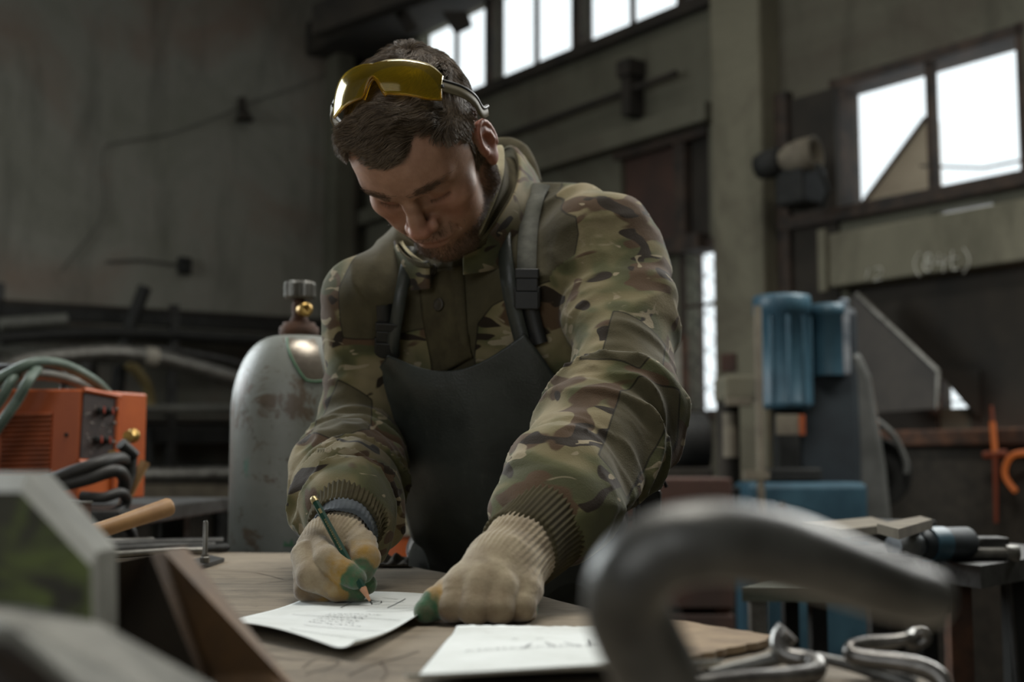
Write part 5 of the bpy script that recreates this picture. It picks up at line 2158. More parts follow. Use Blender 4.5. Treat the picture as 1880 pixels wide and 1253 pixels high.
for px, py in ((209, 752), (205, 778), (203, 812)):
    MB().lathe(frontp(px, py, 0.006), nF, [(0.0028, 0), (0.0028, 0.003), (0, 0.004)], 10).build('screw', M['steel'], ws)
hp = [E0 + A_ * 0.25 + B_ * 0.5, E0 + A_ * 0.25 + B_ * 0.5 + Vector((0, 0, 0.045)), E0 + A_ * 0.75 + B_ * 0.5 + Vector((0, 0, 0.045)), E0 + A_ * 0.75 + B_ * 0.5]
MB().tube(hp, 0.009, 8).build('handle', M['black_plastic'], ws)


def cable(name, label, pts, r, m, n=8, cat='cable', group=None):
    P = [at(*p) for p in pts]
    sp = spline([tuple(p) for p in P], 8)
    o_ = MB().tube([Vector(p) for p in sp], r, n).build(name, m)
    return tag(o_, label, cat, group)


cable('hose', 'green hose looped highest over the orange welding set', [(-40, 720, 2.25), (10, 690, 2.26), (60, 668, 2.28), (105, 668, 2.32), (150, 686, 2.36), (190, 716, 2.42), (215, 760, 2.50), (222, 850, 2.52)], 0.0105, M['green_hose'], cat='hose')
cable('hose', 'grey hose lying just under the top loop on the welding set', [(-30, 706, 2.34), (30, 690, 2.34), (90, 690, 2.36), (140, 702, 2.40), (165, 715, 2.46)], 0.010, M['grey_hose'], cat='hose')
cable('hose', 'green hose slanting down the side of the welding set, right strand', [(70, 676, 2.29), (52, 700, 2.24), (30, 738, 2.23), (0, 780, 2.22), (-40, 840, 2.22)], 0.0095, M['green_hose'], cat='hose')
cable('hose', 'green hose slanting down the side of the welding set, left strand', [(40, 678, 2.30), (20, 702, 2.25), (0, 736, 2.24), (-40, 790, 2.24)], 0.0095, M['green_hose'], cat='hose')
for k, (lab, pts) in enumerate((('thick black welding cable passing closest under the control panel', [(40, 905, 2.14), (80, 888, 2.13), (130, 868, 2.12), (180, 852, 2.13), (215, 842, 2.17), (232, 850, 2.22), (236, 880, 2.26)]),
                                ('black welding cable sagging second from the top below the control panel', [(50, 915, 2.13), (100, 895, 2.12), (160, 880, 2.12), (210, 865, 2.14), (228, 878, 2.18), (226, 905, 2.2)]),
                                ('black cable coiled lowest beside the square tin', [(150, 912, 2.13), (190, 914, 2.12), (220, 905, 2.14), (232, 915, 2.17), (226, 932, 2.17), (200, 944, 2.14), (160, 942, 2.13)]),
                                ('black cable hanging from the bench edge behind the square tin', [(150, 958, 2.12), (180, 962, 2.13), (214, 958, 2.14), (240, 975, 2.15), (246, 1010, 2.16)]))):
    cable('welding_cable', lab, pts, 0.0115 if k < 2 else 0.009, M['black_cable'])
cn = thing('cable_plug', 'brass and grey screw plug on the end of the welding cable', 'plug', at(238, 803, 2.24))
MB().lathe(at(247, 800, 2.24), at(228, 803, 2.2) - at(247, 800, 2.24), [(0.007, 0), (0.013, 0.004), (0.013, 0.010), (0.010, 0.012), (0.010, 0.026)], 14).build('brass_nut', M['brass'], cn)
MB().tube([at(222, 815, 2.2), at(247, 838, 2.22)], 0.011, 10).build('grip', M['steel_dark'], cn)
MB().tube([at(205, 828, 2.17), at(206, 845, 2.17)], 0.006, 8).build('pin', M['brass'], cn)
MB().tube([at(240, 836, 2.22), at(238, 870, 2.22), at(228, 900, 2.21)], 0.012, 8).build('lead', M['black_cable'], cn)

# ------------------------------------------------ gas bottle
gc = at(546, 800, 2.16)
gx, gy = gc.x, gc.y
zt_ = lambda py: CAM_H + (850 - py) * 2.16 / FPX
R0 = 0.1135
cyl = thing('gas_bottle', 'tall grey steel gas bottle with scuffed paint and a hand-wheel valve', 'gas bottle', (gx, gy, 0))
cy = NT('scuffed_grey_paint')
v = cy.coord()
col = cy.ramp(cy.noise(v, 7, 5, 0.6), [(0.3, srgb(134, 137, 131)), (0.7, srgb(116, 119, 113))])
rs_ = cy.noise(v, 17, 6, 0.75, 0.6)
band = cy.n('SeparateXYZ')
cy.link(v, band.inputs[0])
zc_ = zt_(738)
zm = cy.ramp(cy.math('ABSOLUTE', cy.math('SUBTRACT', band.outputs[2], zc_)), [(0.0, 0.12), (0.10, 0.0)])
col = cy.mix(cy.ramp(cy.math('ADD', rs_, zm), [(0.58, 0.0), (0.65, 0.85)]), col, srgb(92, 76, 60))
col = cy.mix(cy.ramp(cy.noise(v, 42, 4, 0.7), [(0.62, 0.0), (0.70, 0.7)]), col, srgb(84, 76, 64))
col = cy.mix(cy.ramp(cy.noise(cy.coord(loc=(5, 1, 3), scale=(1, 1, 0.6)), 11, 4, 0.6), [(0.68, 0.0), (0.72, 0.7)]), col, srgb(92, 132, 118))
cy.set(col=col, rough=0.42, spec=0.45)
cy.bump(cy.math('ADD', rs_, cy.noise(v, 90, 4, 0.6)), 0.2, 0.002)
prof = [(0.100, 0.0), (R0, 0.012), (R0, zt_(760))]
for k in range(1, 13):
    a = math.pi / 2 * k / 12
    prof.append((0.034 + (R0 - 0.034) * math.cos(a) ** 0.9, zt_(760) + (zt_(618) - zt_(760)) * math.sin(a)))
MB().lathe((gx, gy, 0), (0, 0, 1), prof, 64).build('bottle_body', cy.m, cyl)
MB().lathe((gx, gy, zt_(618)), (0, 0, 1), [(0.030, -0.004), (0.034, 0.0), (0.034, 0.016), (0.028, 0.020), (0.028, 0.024), (0.0, 0.024)], 32).build('neck_ring', M['rust'], cyl)
vb = MB()
vb.lathe((gx, gy, zt_(598)), (0, 0, 1), [(0.016, 0), (0.018, 0.006), (0.015, 0.012), (0.012, 0.020), (0.0135, 0.028), (0.012, 0.040), (0.008, 0.046), (0.008, 0.056)], 20)
val = vb.build('valve', M['rust'], cyl)
oc = Vector((gx + 0.004, gy - 0.006, zt_(570)))
MB().lathe(oc, (0.55, -0.83, 0), [(0.010, 0), (0.012, 0.010), (0.012, 0.022), (0.008, 0.024), (0.0055, 0.024), (0.0055, 0.012), (0, 0.012)], 18).build('outlet', M['brass'], val)
hw = MB()
n = 24
pr = []
zb_ = zt_(548)
rows = []
for (rr, hh) in ((0.010, 0.0), (0.0245, 0.0), (0.027, 0.004), (0.027, 0.026), (0.0245, 0.030), (0.012, 0.031), (0.0, 0.031)):
    row = []
    for q in range(n * 2 + 1):
        a = 2 * math.pi * q / (n * 2)
        k = 1 - (0.07 if q % 2 else 0) * (1 if rr > 0.02 else 0)
        row.append(Vector((gx + rr * k * math.cos(a), gy + rr * k * math.sin(a), zb_ + hh)))
    rows.append(row)
hw.grid(rows, 0, False)
hw.build('hand_wheel', M['steel'], cyl)


# bare stamped patch with a green painted border on the shoulder
def dome(px, py, lift):
    v = ray(px, py)
    s = 1.9
    for _ in range(80):
        p = _o + v * s
        r = math.hypot(p.x - gx, p.y - gy)
        z = p.z
        # radius of the bottle at this height
        rb = R0
        for (ra, za), (rc_, zc2) in zip(prof[:-1], prof[1:]):
            if za <= z <= zc2:
                rb = ra + (rc_ - ra) * (z - za) / (zc2 - za + 1e-9)
        s += 0.6 * (r - rb - lift)
    return _o + v * s


M['bare'] = plain('bare_stamped_metal', srgb(136, 128, 116), srgb(110, 102, 92), 0.28, 0.6, 30, 0.1, 0.001)
M['green_paint'] = plain('green_paint', srgb(72, 118, 84), srgb(60, 100, 72), 0.5, 0, 40, 0.1)
rows = []
for i in range(15):
    t = i / 14
    y_ = 622 + 76 * t
    xl = 527 + 34 * t ** 1.8
    xr = 578 + 20 * t ** 0.8
    rows.append([dome(xl + (xr - xl) * j / 12, y_ + 3 * math.sin(math.pi * j / 12), 0.0012) for j in range(13)])
MB().grid(rows).build('stamped_patch', M['bare'], cyl)
MB().tube([r[0] for r in rows] + [rows[-1][j] for j in range(1, 13)], 0.0022, 6).build('patch_border', M['green_paint'], cyl)
MB().prism([dome(x, y, 0.0008) for x, y in ((520, 1004), (522, 994), (530, 1000), (536, 990), (540, 1004))], (0, -0.001, 0)).build('paint_fleck', M['green_paint'], cyl)

# ------------------------------------------------ things on the far end of the table
ham = thing('hammer', 'hammer with a pale wooden handle pointing to the upper right', 'hammer', on_z(110, 1045, TZ0))
h0, h1 = at(120, 996, 1.56), at(314, 930, 1.66)
MB().tube([h0, h0.lerp(h1, 0.5), h0.lerp(h1, 0.97), h1], [0.011, 0.0105, 0.0125, 0.0105], 12).build('handle', M['wood'], ham)
hd = at(104, 1004, 1.55)
MB().box((hd.x, hd.y, TZ0 + 0.03), (0.035, 0.11, 0.036)).build('head', M['steel_dark'], ham, bevel=0.004)
MB().tube([hd, Vector((hd.x, hd.y, TZ0 + 0.03))], 0.014, 8).build('neck', M['steel_dark'], ham)
o_ = MB().tube([at(223, 933, 2.22), at(250, 880, 2.23), at(267, 848, 2.24)], [0.009, 0.0085, 0.009], 10).build('wooden_stick', M['wood'])
tag(o_, 'short wooden tool handle standing up behind the hammer', 'tool')
tin = thing('square_tin', 'rusty square tin standing behind the steel offcuts', 'tin', on_z(122, 1000, TZ0))
tp_ = at(120, 940, 1.82)
MB().box((tp_.x, tp_.y, TZ0 + 0.038), (0.060, 0.050, 0.076)).build('tin_body', M['rust'], tin, bevel=0.003)
tb = MB()
tb.box((tp_.x, tp_.y, TZ0 + 0.077), (0.063, 0.053, 0.004))
tb.build('tin_rim', M['steel'], tin, bevel=0.001)

tongs = [('flat-bladed steel tongs lying nearest the bolt plate', [(185, 1030, 1.72), (250, 1016, 1.76), (320, 1006, 1.80), (375, 1003, 1.82)], 0.006, 'steel'),
         ('dark tong leg lying just behind the flat-bladed tongs', [(175, 1020, 1.80), (240, 1006, 1.84), (310, 996, 1.88), (395, 998, 1.90)], 0.007, 'steel_dark'),
         ('long round bar farthest back on the table end', [(180, 1006, 1.86), (260, 992, 1.90), (330, 984, 1.93), (410, 984, 1.95)], 0.009, 'steel_dark'),
         ('short steel bar under the hammer handle', [(190, 990, 1.88), (240, 984, 1.9), (282, 980, 1.92)], 0.010, 'steel'),
         ('bent dark rod ending beside the gas bottle', [(300, 1012, 1.80), (350, 1000, 1.84), (400, 1000, 1.88), (416, 1010, 1.90)], 0.006, 'black_iron')]
for lab, pts, r, m in tongs:
    P = [on_z(px, py + 12, TZ0) + Vector((0, 0, r + 0.001)) for px, py, d in pts]
    P = [Vector((at(px, py, d).x, at(px, py, d).y, TZ0 + r + 0.0015)) for px, py, d in pts]
    tag(MB().tube([Vector(p) for p in spline([tuple(p) for p in P], 6)], r, 8).build('steel_bar', M[m]), lab, 'bar', 'tools on the far table end')
bp = thing('bolt_plate', 'small dark steel plate with an upright bolt on the table end', 'plate', on_z(372, 1040, TZ0))
MB().prism([on_z(x, y, TZ0 + 0.0008) for x, y in ((322, 1044), (352, 1052), (412, 1032), (385, 1026))], (0, 0, 0.005)).build('plate', M['steel_dark'], bp)
c0 = on_z(376, 1034, TZ0 + 0.006)
MB().lathe(c0, (0, 0, 1), [(0.0032, 0), (0.0032, 0.052), (0.002, 0.054)], 10).build('bolt', M['steel'], bp)
MB().lathe(c0, (0, 0, 1), [(0.0065, 0), (0.0065, 0.007), (0.005, 0.008), (0.005, 0.011)], 6, False).build('nut', M['steel'], bp)

# rag and offcuts at the worker's waist
M['rag'] = plain('dirty_rag', srgb(92, 84, 72), srgb(58, 52, 44), 0.95, 0, 30, 0.4, 0.003)
rows = []
for i in range(17):
    row = []
    for j in range(9):
        px = 688 + 62 * i / 16
        py = 1024 + 16 * j / 8
        p = on_z(px, py + 4, TZ0)
        h_ = 0.004 + 0.012 * (0.5 + 0.5 * math.sin(i * 1.1 + j * 0.8)) * math.sin(math.pi * j / 8) * math.sin(math.pi * i / 16)
        row.append(p + Vector((0, 0, h_)))
    rows.append(row)
tag(MB().grid(rows, 0.002).build('rag', M['rag']), 'crumpled dirty rag on the table beside the apron', 'rag')

# ------------------------------------------------ orange barrel behind the worker
brl = thing('orange_barrel', 'orange barrel with a pale band standing behind the worker', 'barrel', (at(745, 1000, 3.1).x, at(745, 1000, 3.1).y, 0))
bx_ = at(742, 1000, 3.1)
MB().lathe((bx_.x, bx_.y, 0), (0, 0, 1), [(0.16, 0), (0.17, 0.02), (0.17, 0.30), (0.175, 0.31), (0.17, 0.32), (0.17, 0.80), (0.165, 0.82)], 36).build('drum', M['orange'], brl)
M['pale_band'] = plain('pale_band_paint', srgb(170, 164, 150), srgb(140, 134, 122), 0.7, 0, 12, 0.1)
MB().lathe((bx_.x, bx_.y, 0.815), (0, 0, 1), [(0.172, 0), (0.174, 0.05), (0.165, 0.09), (0.0, 0.10)], 36).build('lid', M['pale_band'], brl)

# ================================================================== foreground steel offcuts
fgm = NT('green_stained_steel')
v = fgm.coord()
col = fgm.ramp(fgm.noise(v, 30, 5, 0.6), [(0.3, srgb(74, 74, 62)), (0.7, srgb(52, 52, 46))])
col = fgm.mix(fgm.ramp(fgm.noise(v, 26, 3, 0.6, 0.5), [(0.50, 0.0), (0.62, 0.9)]), col, srgb(104, 118, 66))
fgm.set(col=col, rough=0.6, metal=0.2)
fgm.bump(fgm.noise(v, 120, 4, 0.6), 0.3, 0.002)
M['stained_steel'] = fgm.m
M['grey_steel'] = plain('grey_cut_steel', srgb(124, 124, 116), srgb(96, 96, 90), 0.5, 0.3, 20, 0.2, 0.001)
M['rust_steel'] = plain('rust_brown_steel', srgb(104, 76, 44), srgb(76, 57, 37), 0.6, 0.2, 26, 0.3, 0.001)
M['dark_brown_steel'] = plain('dark_brown_steel', srgb(54, 46, 38), srgb(40, 34, 30), 0.65, 0.2, 26, 0.3, 0.001)


def loft(mb, A, B, cap=True):
    n = len(A)
    mb.add([*A, *B], [(i, (i + 1) % n, n + (i + 1) % n, n + i) for i in range(n)])


def down(px, py, d):
    p = at(px, py, d)
    return p


g1 = thing('steel_offcut', 'thick steel offcut with green-stained face, bottom left corner', 'steel offcut', Vector((at(60, 1000, 0.58).x, 0.58, TZ0)))
fo = [(-80, 904), (38, 904), (166, 1040), (171, 1180), (171, 1440), (-80, 1440)]
bo = [(-80, 868), (50, 868), (178, 1014), (180, 1180), (180, 1400), (-80, 1400)]
Fp, Bp = [at(x, y, 0.555) for x, y in fo], [at(x, y, 0.60) for x, y in bo]
for q in (Fp[4], Fp[5], Bp[4], Bp[5]):
    q.z = TZ0 + 0.0005
MB().add(Fp, [(0, 5, 4, 3, 2, 1)]).build('stained_face', M['stained_steel'], g1)
mb_ = MB()
loft(mb_, Fp, Bp)
ext = [p + Vector((0, 0.03, 0)) for p in Bp]
loft(mb_, Bp, ext)
mb_.add(ext, [(0, 1, 2, 3, 4, 5)])
mb_.build('bevelled_plate', M['grey_steel'], g1)
g2 = thing('angle_iron', 'rusty brown angle iron leaning beside the green-stained offcut', 'steel offcut', Vector((at(300, 1100, 0.66).x, 0.66, TZ0)))
A0, A1 = at(168, 1036, 0.63), at(276, 1016, 0.66)
A2, A3 = at(318, 1008, 0.70), None
lowA0, lowA1, lowB = on_z(150, 1300, TZ0), on_z(400, 1330, TZ0), on_z(560, 1318, TZ0)
th_ = Vector((0.004, 0.012, 0.0))
MB().prism([A0, A1, lowA1, lowA0], th_).build('dark_flange', M['dark_brown_steel'], g2)
MB().prism([A1, A2, lowB, lowA1], th_).build('rusty_flange', M['rust_steel'], g2)  # lighter brown also paints the light falling on this flange
g3 = thing('flat_bar', 'blurred grey flat bar nearest the viewer in the bottom left corner', 'steel offcut', Vector((at(100, 1200, 0.50).x, 0.50, TZ0)))
P = [at(-80, 1104, 0.50), at(60, 1112, 0.50), at(185, 1142, 0.50), at(400, 1262, 0.49), at(330, 1300, 0.46), at(150, 1262, 0.44), at(20, 1156, 0.45), at(-80, 1150, 0.45)]
MB().prism(P, (0, 0, -0.006)).build('flange', M['grey_steel'], g3, bevel=0.001)
MB().prism([at(-80, 1152, 0.452), at(22, 1160, 0.452), at(150, 1266, 0.442), at(330, 1300, 0.462), Vector((at(330, 1300, .462).x, .46, TZ0)), Vector((at(-80, 1300, .452).x, .45, TZ0))], (0, 0.01, 0)).build('web', M['dark_brown_steel'], g3)

# ================================================================== forged hooks on the right
M['forged'] = plain('forged_black_steel', srgb(112, 112, 108), srgb(80, 79, 76), 0.38, 0.45, 34, 0.35, 0.001)
M['forged_bright'] = plain('burnished_forged_steel', srgb(140, 138, 134), srgb(92, 89, 86), 0.28, 0.7, 40, 0.3, 0.001)
hk = thing('bent_hook', 'large blurred forged steel hook curving over the near right corner', 'hook', on_z(1225, 1560, TZ0))
pts = [(1232, 1600, .435, 0.0151), (1226, 1400, .43, 0.0151), (1212, 1262, .425, 0.0151), (1176, 1180, .42, 0.0148), (1150, 1112, .415, 0.0143), (1162, 1056, .41, 0.0138), (1215, 1012, .41, 0.0136), (1290, 996, .41, 0.0133), (1370, 1000, .415, 0.0133),
       (1460, 1018, .42, 0.0128), (1560, 1052, .43, 0.0120), (1640, 1082, .44, 0.0113), (1710, 1100, .45, 0.0102), (1732, 1104, .452, 0.0064)]
sp = spline([tuple(at(*p[:3])) + (p[3],) for p in pts], 8)
bz = min(p[2] for p in sp)
b = MB().tube([Vector(p[:3]) for p in sp], [p[3] for p in sp], 20)
b.build('hook_bar', M['forged'], hk)
fp = Vector(sp[0][:3])
MB().lathe((fp.x, fp.y, TZ0 + 0.0005), (0, 0, 1), [(0.030, 0), (0.030, 0.006), (0.013, 0.009), (0.012, max(0.012, fp.z - TZ0 + 0.004))], 24).build('foot', M['forged'], hk)


def hookbar(name, label, pts, m, n=12):
    sp_ = spline([tuple(at(*p[:3])) + (p[3],) for p in pts], 8)
    P_ = [Vector(p[:3]) for p in sp_]
    g = MB().tube(P_, [p[3] for p in sp_], n).build(name, m)
    return tag(g, label, 'hook', 'small forged hooks on the table corner')


hookbar('forged_hook', 'forged steel hook with a bulb end, bent back towards the viewer', [(1446, 1160, .80, .0080), (1436, 1172, .80, .0078), (1432, 1190, .795, .0062), (1448, 1206, .79, .0058), (1480, 1212, .785, .0058), (1500, 1222, .775, .0060),
        (1490, 1238, .765, .0064), (1440, 1246, .755, .0064), (1370, 1250, .745, .0062), (1300, 1256, .735, .0056), (1240, 1262, .73, .0050)], M['forged_bright'], 14)
hookbar('forged_hook', 'thin tapered steel rod lying behind the bulb-ended hook', [(1262, 1246, .80, .0030), (1330, 1232, .80, .0040), (1400, 1216, .80, .0048), (1445, 1204, .80, .0050)], M['forged'])
hookbar('forged_hook', 'steel rod running right from the bulb-ended hook under the serpentine hook', [(1500, 1208, .80, .0034), (1560, 1222, .79, .0038), (1620, 1240, .78, .0050), (1680, 1262, .77, .0056)], M['forged'])
hookbar('forged_hook', 'serpentine steel hook with a curled tip, rightmost on the corner', [(1668, 1172, .80, .0026), (1672, 1182, .80, .0030), (1686, 1184, .80, .0034), (1700, 1174, .80, .0036), (1694, 1163, .80, .0036), (1676, 1164, .80, .0036), (1668, 1172, .79, .0038),
        (1640, 1178, .79, .0042), (1595, 1182, .79, .0046), (1566, 1190, .785, .0050), (1566, 1204, .78, .0054), (1600, 1212, .775, .0056), (1650, 1218, .77, .0060), (1700, 1230, .765, .0062), (1728, 1250, .76, .0062), (1736, 1280, .755, .0060)], M['forged_bright'], 14)

# ================================================================== left wall: rack of pipes and bars
RK = 0.75


def L_at(px, py, off=RK):
    return lpt(*lw(px, py, off), off)


rack = thing('pipe_rack', 'dark steel storage rack along the grey plaster wall', 'rack', lpt(2.0, 0, RK))
for px in (10, 330, 612):
    p = L_at(px, 520 if px == 10 else 560)
    MB().obox(Vector((p.x, p.y, 0)), LDIR * 0.06, LN * -0.06, (0, 0, p.z)).build('upright', M['steel_dark'], rack)
for (ya, yb, h_, m) in ((552, 592, 0.10, 'black_iron'), (738, 745, 0.07, 'black_iron'), (778, 782, 0.13, 'black_iron'), (850, 852, 0.06, 'black_iron'), (600, 620, 0.06, 'black_iron')):
    a, b_ = L_at(-30, ya), L_at(640, yb)
    MB().obox(a - Vector((0, 0, h_)), b_ - a, LN * -0.10, (0, 0, h_)).build('rail', M[m], rack)
for (ya, yb) in ((548, 588), (766, 770), (884, 890)):
    a, b_ = L_at(-30, ya), L_at(640, yb)
    MB().obox(a - Vector((0, 0, 0.03)), b_ - a, LN * -0.65, (0, 0, 0.03)).build('shelf', M['soot'], rack)
bars = [('pale pipe at the left end of the top rack shelf', [(0, 596), (60, 592), (122, 588)], 0.045, 'grey_hose'),
        ('dark pipe below the top shelf of the rack', [(0, 622), (200, 612), (430, 622), (640, 640)], 0.04, 'black_iron'),
        ('long grey pipe arching across the rack above the welding set', [(-20, 684), (50, 662), (130, 652), (210, 648), (280, 656), (350, 672), (440, 700), (560, 745)], 0.052, 'steel'),
        ('thin grey pipe under the arching pipe in the rack', [(-20, 640), (60, 648), (150, 655), (260, 664)], 0.035, 'grey_hose'),
        ('thin rod sweeping above the arching pipe to the gas bottle', [(200, 640), (320, 645), (440, 668), (520, 700)], 0.022, 'steel_dark'),
        ('light pipe resting on the middle rack shelf', [(215, 756), (320, 752), (440, 752), (600, 758)], 0.038, 'grey_hose'),
        ('blue-grey tube on the lowest rack shelf', [(250, 873), (340, 872), (430, 870), (600, 870)], 0.050, 'steel'),
        ('dark leaning rod crossing the rack behind the welding set', [(266, 528), (240, 600), (224, 660), (212, 745)], 0.045, 'black_iron'),
        ('short grey post behind the hose loops', [(163, 642), (164, 700)], 0.05, 'steel_dark'),
        ('thin dark rod hanging behind the brass plug', [(274, 785), (276, 850)], 0.03, 'black_iron'),
        ('yellowed hose end hanging from the rack', [(236, 668), (258, 690), (272, 715), (276, 745)], 0.035, 'yellow_hose')]
for kb, (lab, pts, r, m) in enumerate(bars):
    off = RK + 0.08 + 0.10 * ((kb * 5) % 11)
    P = [tuple(L_at(x, y, off)) for x, y in pts]
    tag(MB().tube([Vector(p) for p in spline(P, 6)], r, 10).build('stored_pipe', M[m]), lab, 'pipe', 'pipes and rods in the wall rack')
p = L_at(275, 660, RK + 0.16)
tag(MB().tube([L_at(266, 654, RK + 1.08), L_at(288, 657, RK + 1.08)], 0.058, 12).build('pipe_coupling', M['pale_band']), 'pale coupling sleeve on the arching pipe', 'coupling')
# crates and scrap on the lowest shelf
pl = thing('plank', 'pale weathered plank lying along the bottom of the rack', 'plank', L_at(330, 900))
a, b_ = L_at(228, 918, RK + 0.2), L_at(640, 916, RK + 0.2)
MB().obox(a, b_ - a, LN * -0.12, (0, 0, 0.10)).build('board', M['plank'], pl)
R3 = random.Random(5)
for k, (px, w_, h_, lab) in enumerate(((250, 0.15, 0.22, 'dark scrap box under the plank, leftmost'), (308, 0.14, 0.18, 'grey scrap block under the plank, second from the left'), (362, 0.14, 0.24, 'dark scrap box under the plank, third from the left'), (414, 0.14, 0.2, 'grey scrap block under the plank beside the gas bottle'))):
    p = L_at(px, 960, RK + 0.35)
    sb_ = thing('scrap_box', lab, 'box', (p.x, p.y, 0))
    z0_ = L_at(px, 990, RK + 0.35).z
    MB().box((p.x, p.y, z0_ / 2 + h_ / 2), (w_, 0.12, z0_ + h_), Matrix.Rotation(0.64, 3, 'Z')).build('box_body', M['soot' if k % 2 == 0 else 'steel_dark'], sb_, bevel=0.01)
    MB().box((p.x, p.y, z0_ + h_ + 0.005), (w_ * 1.04, 0.13, 0.03), Matrix.Rotation(0.64, 3, 'Z')).build('box_lid', M['plank' if k % 2 else 'steel_dark'], sb_, bevel=0.006)

M['wire'] = plain('painted_over_wire', srgb(88, 86, 78), srgb(70, 68, 62), 0.9, 0, 20, 0)
# wire and fittings on the plaster wall
wire = [(650, 125), (600, 135), (545, 160), (490, 178), (445, 195), (380, 222), (310, 246), (230, 260), (192, 272), (190, 330), (186, 400), (110, 500)]
P = [tuple(lpt(*lw(x, y, 0.02), 0.02)) for x, y in wire]
tag(MB().tube([Vector(p) for p in spline(P, 5)], 0.004, 6).build('wall_wire', M['wire']), 'thin dark wire strung across the plaster wall', 'wire')
wl_ = thing('wall_bracket', 'small dark lamp bracket hanging high on the plaster wall', 'bracket', lpt(*lw(440, 215, 0.05), 0.05))
q = lw(441, 190, 0.0)
MB().obox(lpt(q[0] - 0.02, q[1] - 0.08, 0.0), LDIR * 0.04, LN * 0.06, (0, 0, 0.12)).build('bracket_arm', M['soot'], wl_)
MB().lathe(lpt(q[0], q[1] - 0.16, 0.09), (0, 0, 1), [(0.075, 0), (0.07, 0.015), (0.03, 0.08), (0.02, 0.10)], 16).build('shade', M['soot'], wl_)
q = lw(336, 488, 0.0)
jb = thing('junction_box', 'dark broken junction box low on the plaster wall', 'junction box', lpt(q[0], q[1], 0.04))
MB().obox(lpt(q[0] - 0.05, q[1] - 0.07, 0), LDIR * 0.10, LN * 0.06, (0, 0, 0.13)).build('box_body', M['black_iron'], jb, bevel=0.01)
MB().tube([lpt(q[0] + 0.05, q[1], 0.02), lpt(q[0] + 0.35, q[1] + 0.01, 0.02), lpt(q[0] + 0.6, q[1] - 0.03, 0.02)], 0.008, 6).build('conduit', M['wire'], jb)

# ================================================================== right side: power hammer
M['hammer_blue'] = plain('worn_blue_enamel', srgb(56, 88, 102), srgb(42, 70, 84), 0.45, 0, 8, 0.12, 0.002)
M['hammer_dark'] = plain('dark_blue_enamel', srgb(42, 50, 55), srgb(33, 39, 44), 0.6, 0, 8, 0.15, 0.002)
M['guard'] = plain('grey_sheet_guard', srgb(116, 117, 114), srgb(94, 95, 92), 0.5, 0.2, 8, 0.1, 0.002)
M['silver'] = plain('scuffed_silver', srgb(160, 164, 168), srgb(96, 104, 112), 0.45, 0.3, 14, 0.2, 0.002)
HD = 4.8
sx = HD / FPX


def hz(py, d=HD):
    return CAM_H + (850 - py) * d / FPX


ph = thing('power_hammer', 'blue belt-driven forging hammer standing by the concrete column', 'forging hammer', (at(1480, 900, HD).x, HD, 0))
c1 = at(1437, 650, HD)
MB().lathe((c1.x, c1.y, hz(752)), (0, 0, 1), [(0.098, 0), (0.106, 0.012), (0.106, 0.025), (0.103, 0.03), (0.103, hz(580) - hz(752)), (0.111, hz(578) - hz(752)), (0.111, hz(552) - hz(752)), (0.106, hz(545) - hz(752)), (0.0, hz(545) - hz(752) + 0.005)], 40).build('main_cylinder', M['hammer_blue'], ph)
b = MB()
for k in range(5):
    a = math.radians(200 + k * 35)
    b.tube([(c1.x + 0.105 * math.cos(a), c1.y + 0.105 * math.sin(a), hz(745)), (c1.x + 0.105 * math.cos(a), c1.y + 0.105 * math.sin(a), hz(585))], 0.007, 8)
b.build('tie_bars', M['hammer_blue'], ph)
c2 = at(1522, 600, HD + 0.05)
MB().lathe((c2.x, c2.y, hz(690)), (0, 0, 1), [(0.066, 0), (0.066, hz(580) - hz(690)), (0.072, hz(578) - hz(690)), (0.072, hz(558) - hz(690)), (0.0, hz(556) - hz(690))], 28).build('pump_cylinder', M['hammer_blue'], ph)
MB().box((c2.x + 0.05, c2.y - 0.03, hz(620)), (0.035, 0.05, hz(556) - hz(690) + 0.02)).build('valve_gear', M['silver'], ph, bevel=0.01)
MB().box((c2.x - 0.01, c2.y + 0.12, hz(760)), (0.26, 0.22, hz(560) - hz(960))).build('frame_column', M['hammer_dark'], ph, bevel=0.03)
MB().box((c1.x + 0.01, c1.y + 0.02, hz(815)), (0.09, 0.09, hz(752) - hz(880))).build('ram', M['black_iron'], ph, bevel=0.01)
pt_ = MB().box((c1.x - 0.002, c1.y - 0.115, hz(783)), (0.105, 0.01, 0.075)).build('maker_plate', M['plank'], ph, bevel=0.002)
MB().box((c1.x + 0.040, c1.y - 0.122, hz(783)), (0.022, 0.006, 0.075)).build('warning_strip', M['orange_dark'], pt_)
MB().box((c1.x + 0.02, c1.y + 0.02, hz(872)), (0.20, 0.2, 0.05)).build('lower_die', M['black_iron'], ph, bevel=0.008)
bs = at(1462, 920, HD - 0.1)
MB().box((bs.x + 0.02, bs.y + 0.15, hz(886, HD - 0.1) / 2), (0.44, 0.52, hz(886, HD - 0.1))).build('base', M['hammer_blue'], ph, bevel=0.02)
MB().lathe((bs.x - 0.08, bs.y - 0.115, hz(925)), (0, -1, 0), [(0.016, 0), (0.016, 0.01), (0, 0.011)], 14).build('bolt', M['black_iron'], ph)
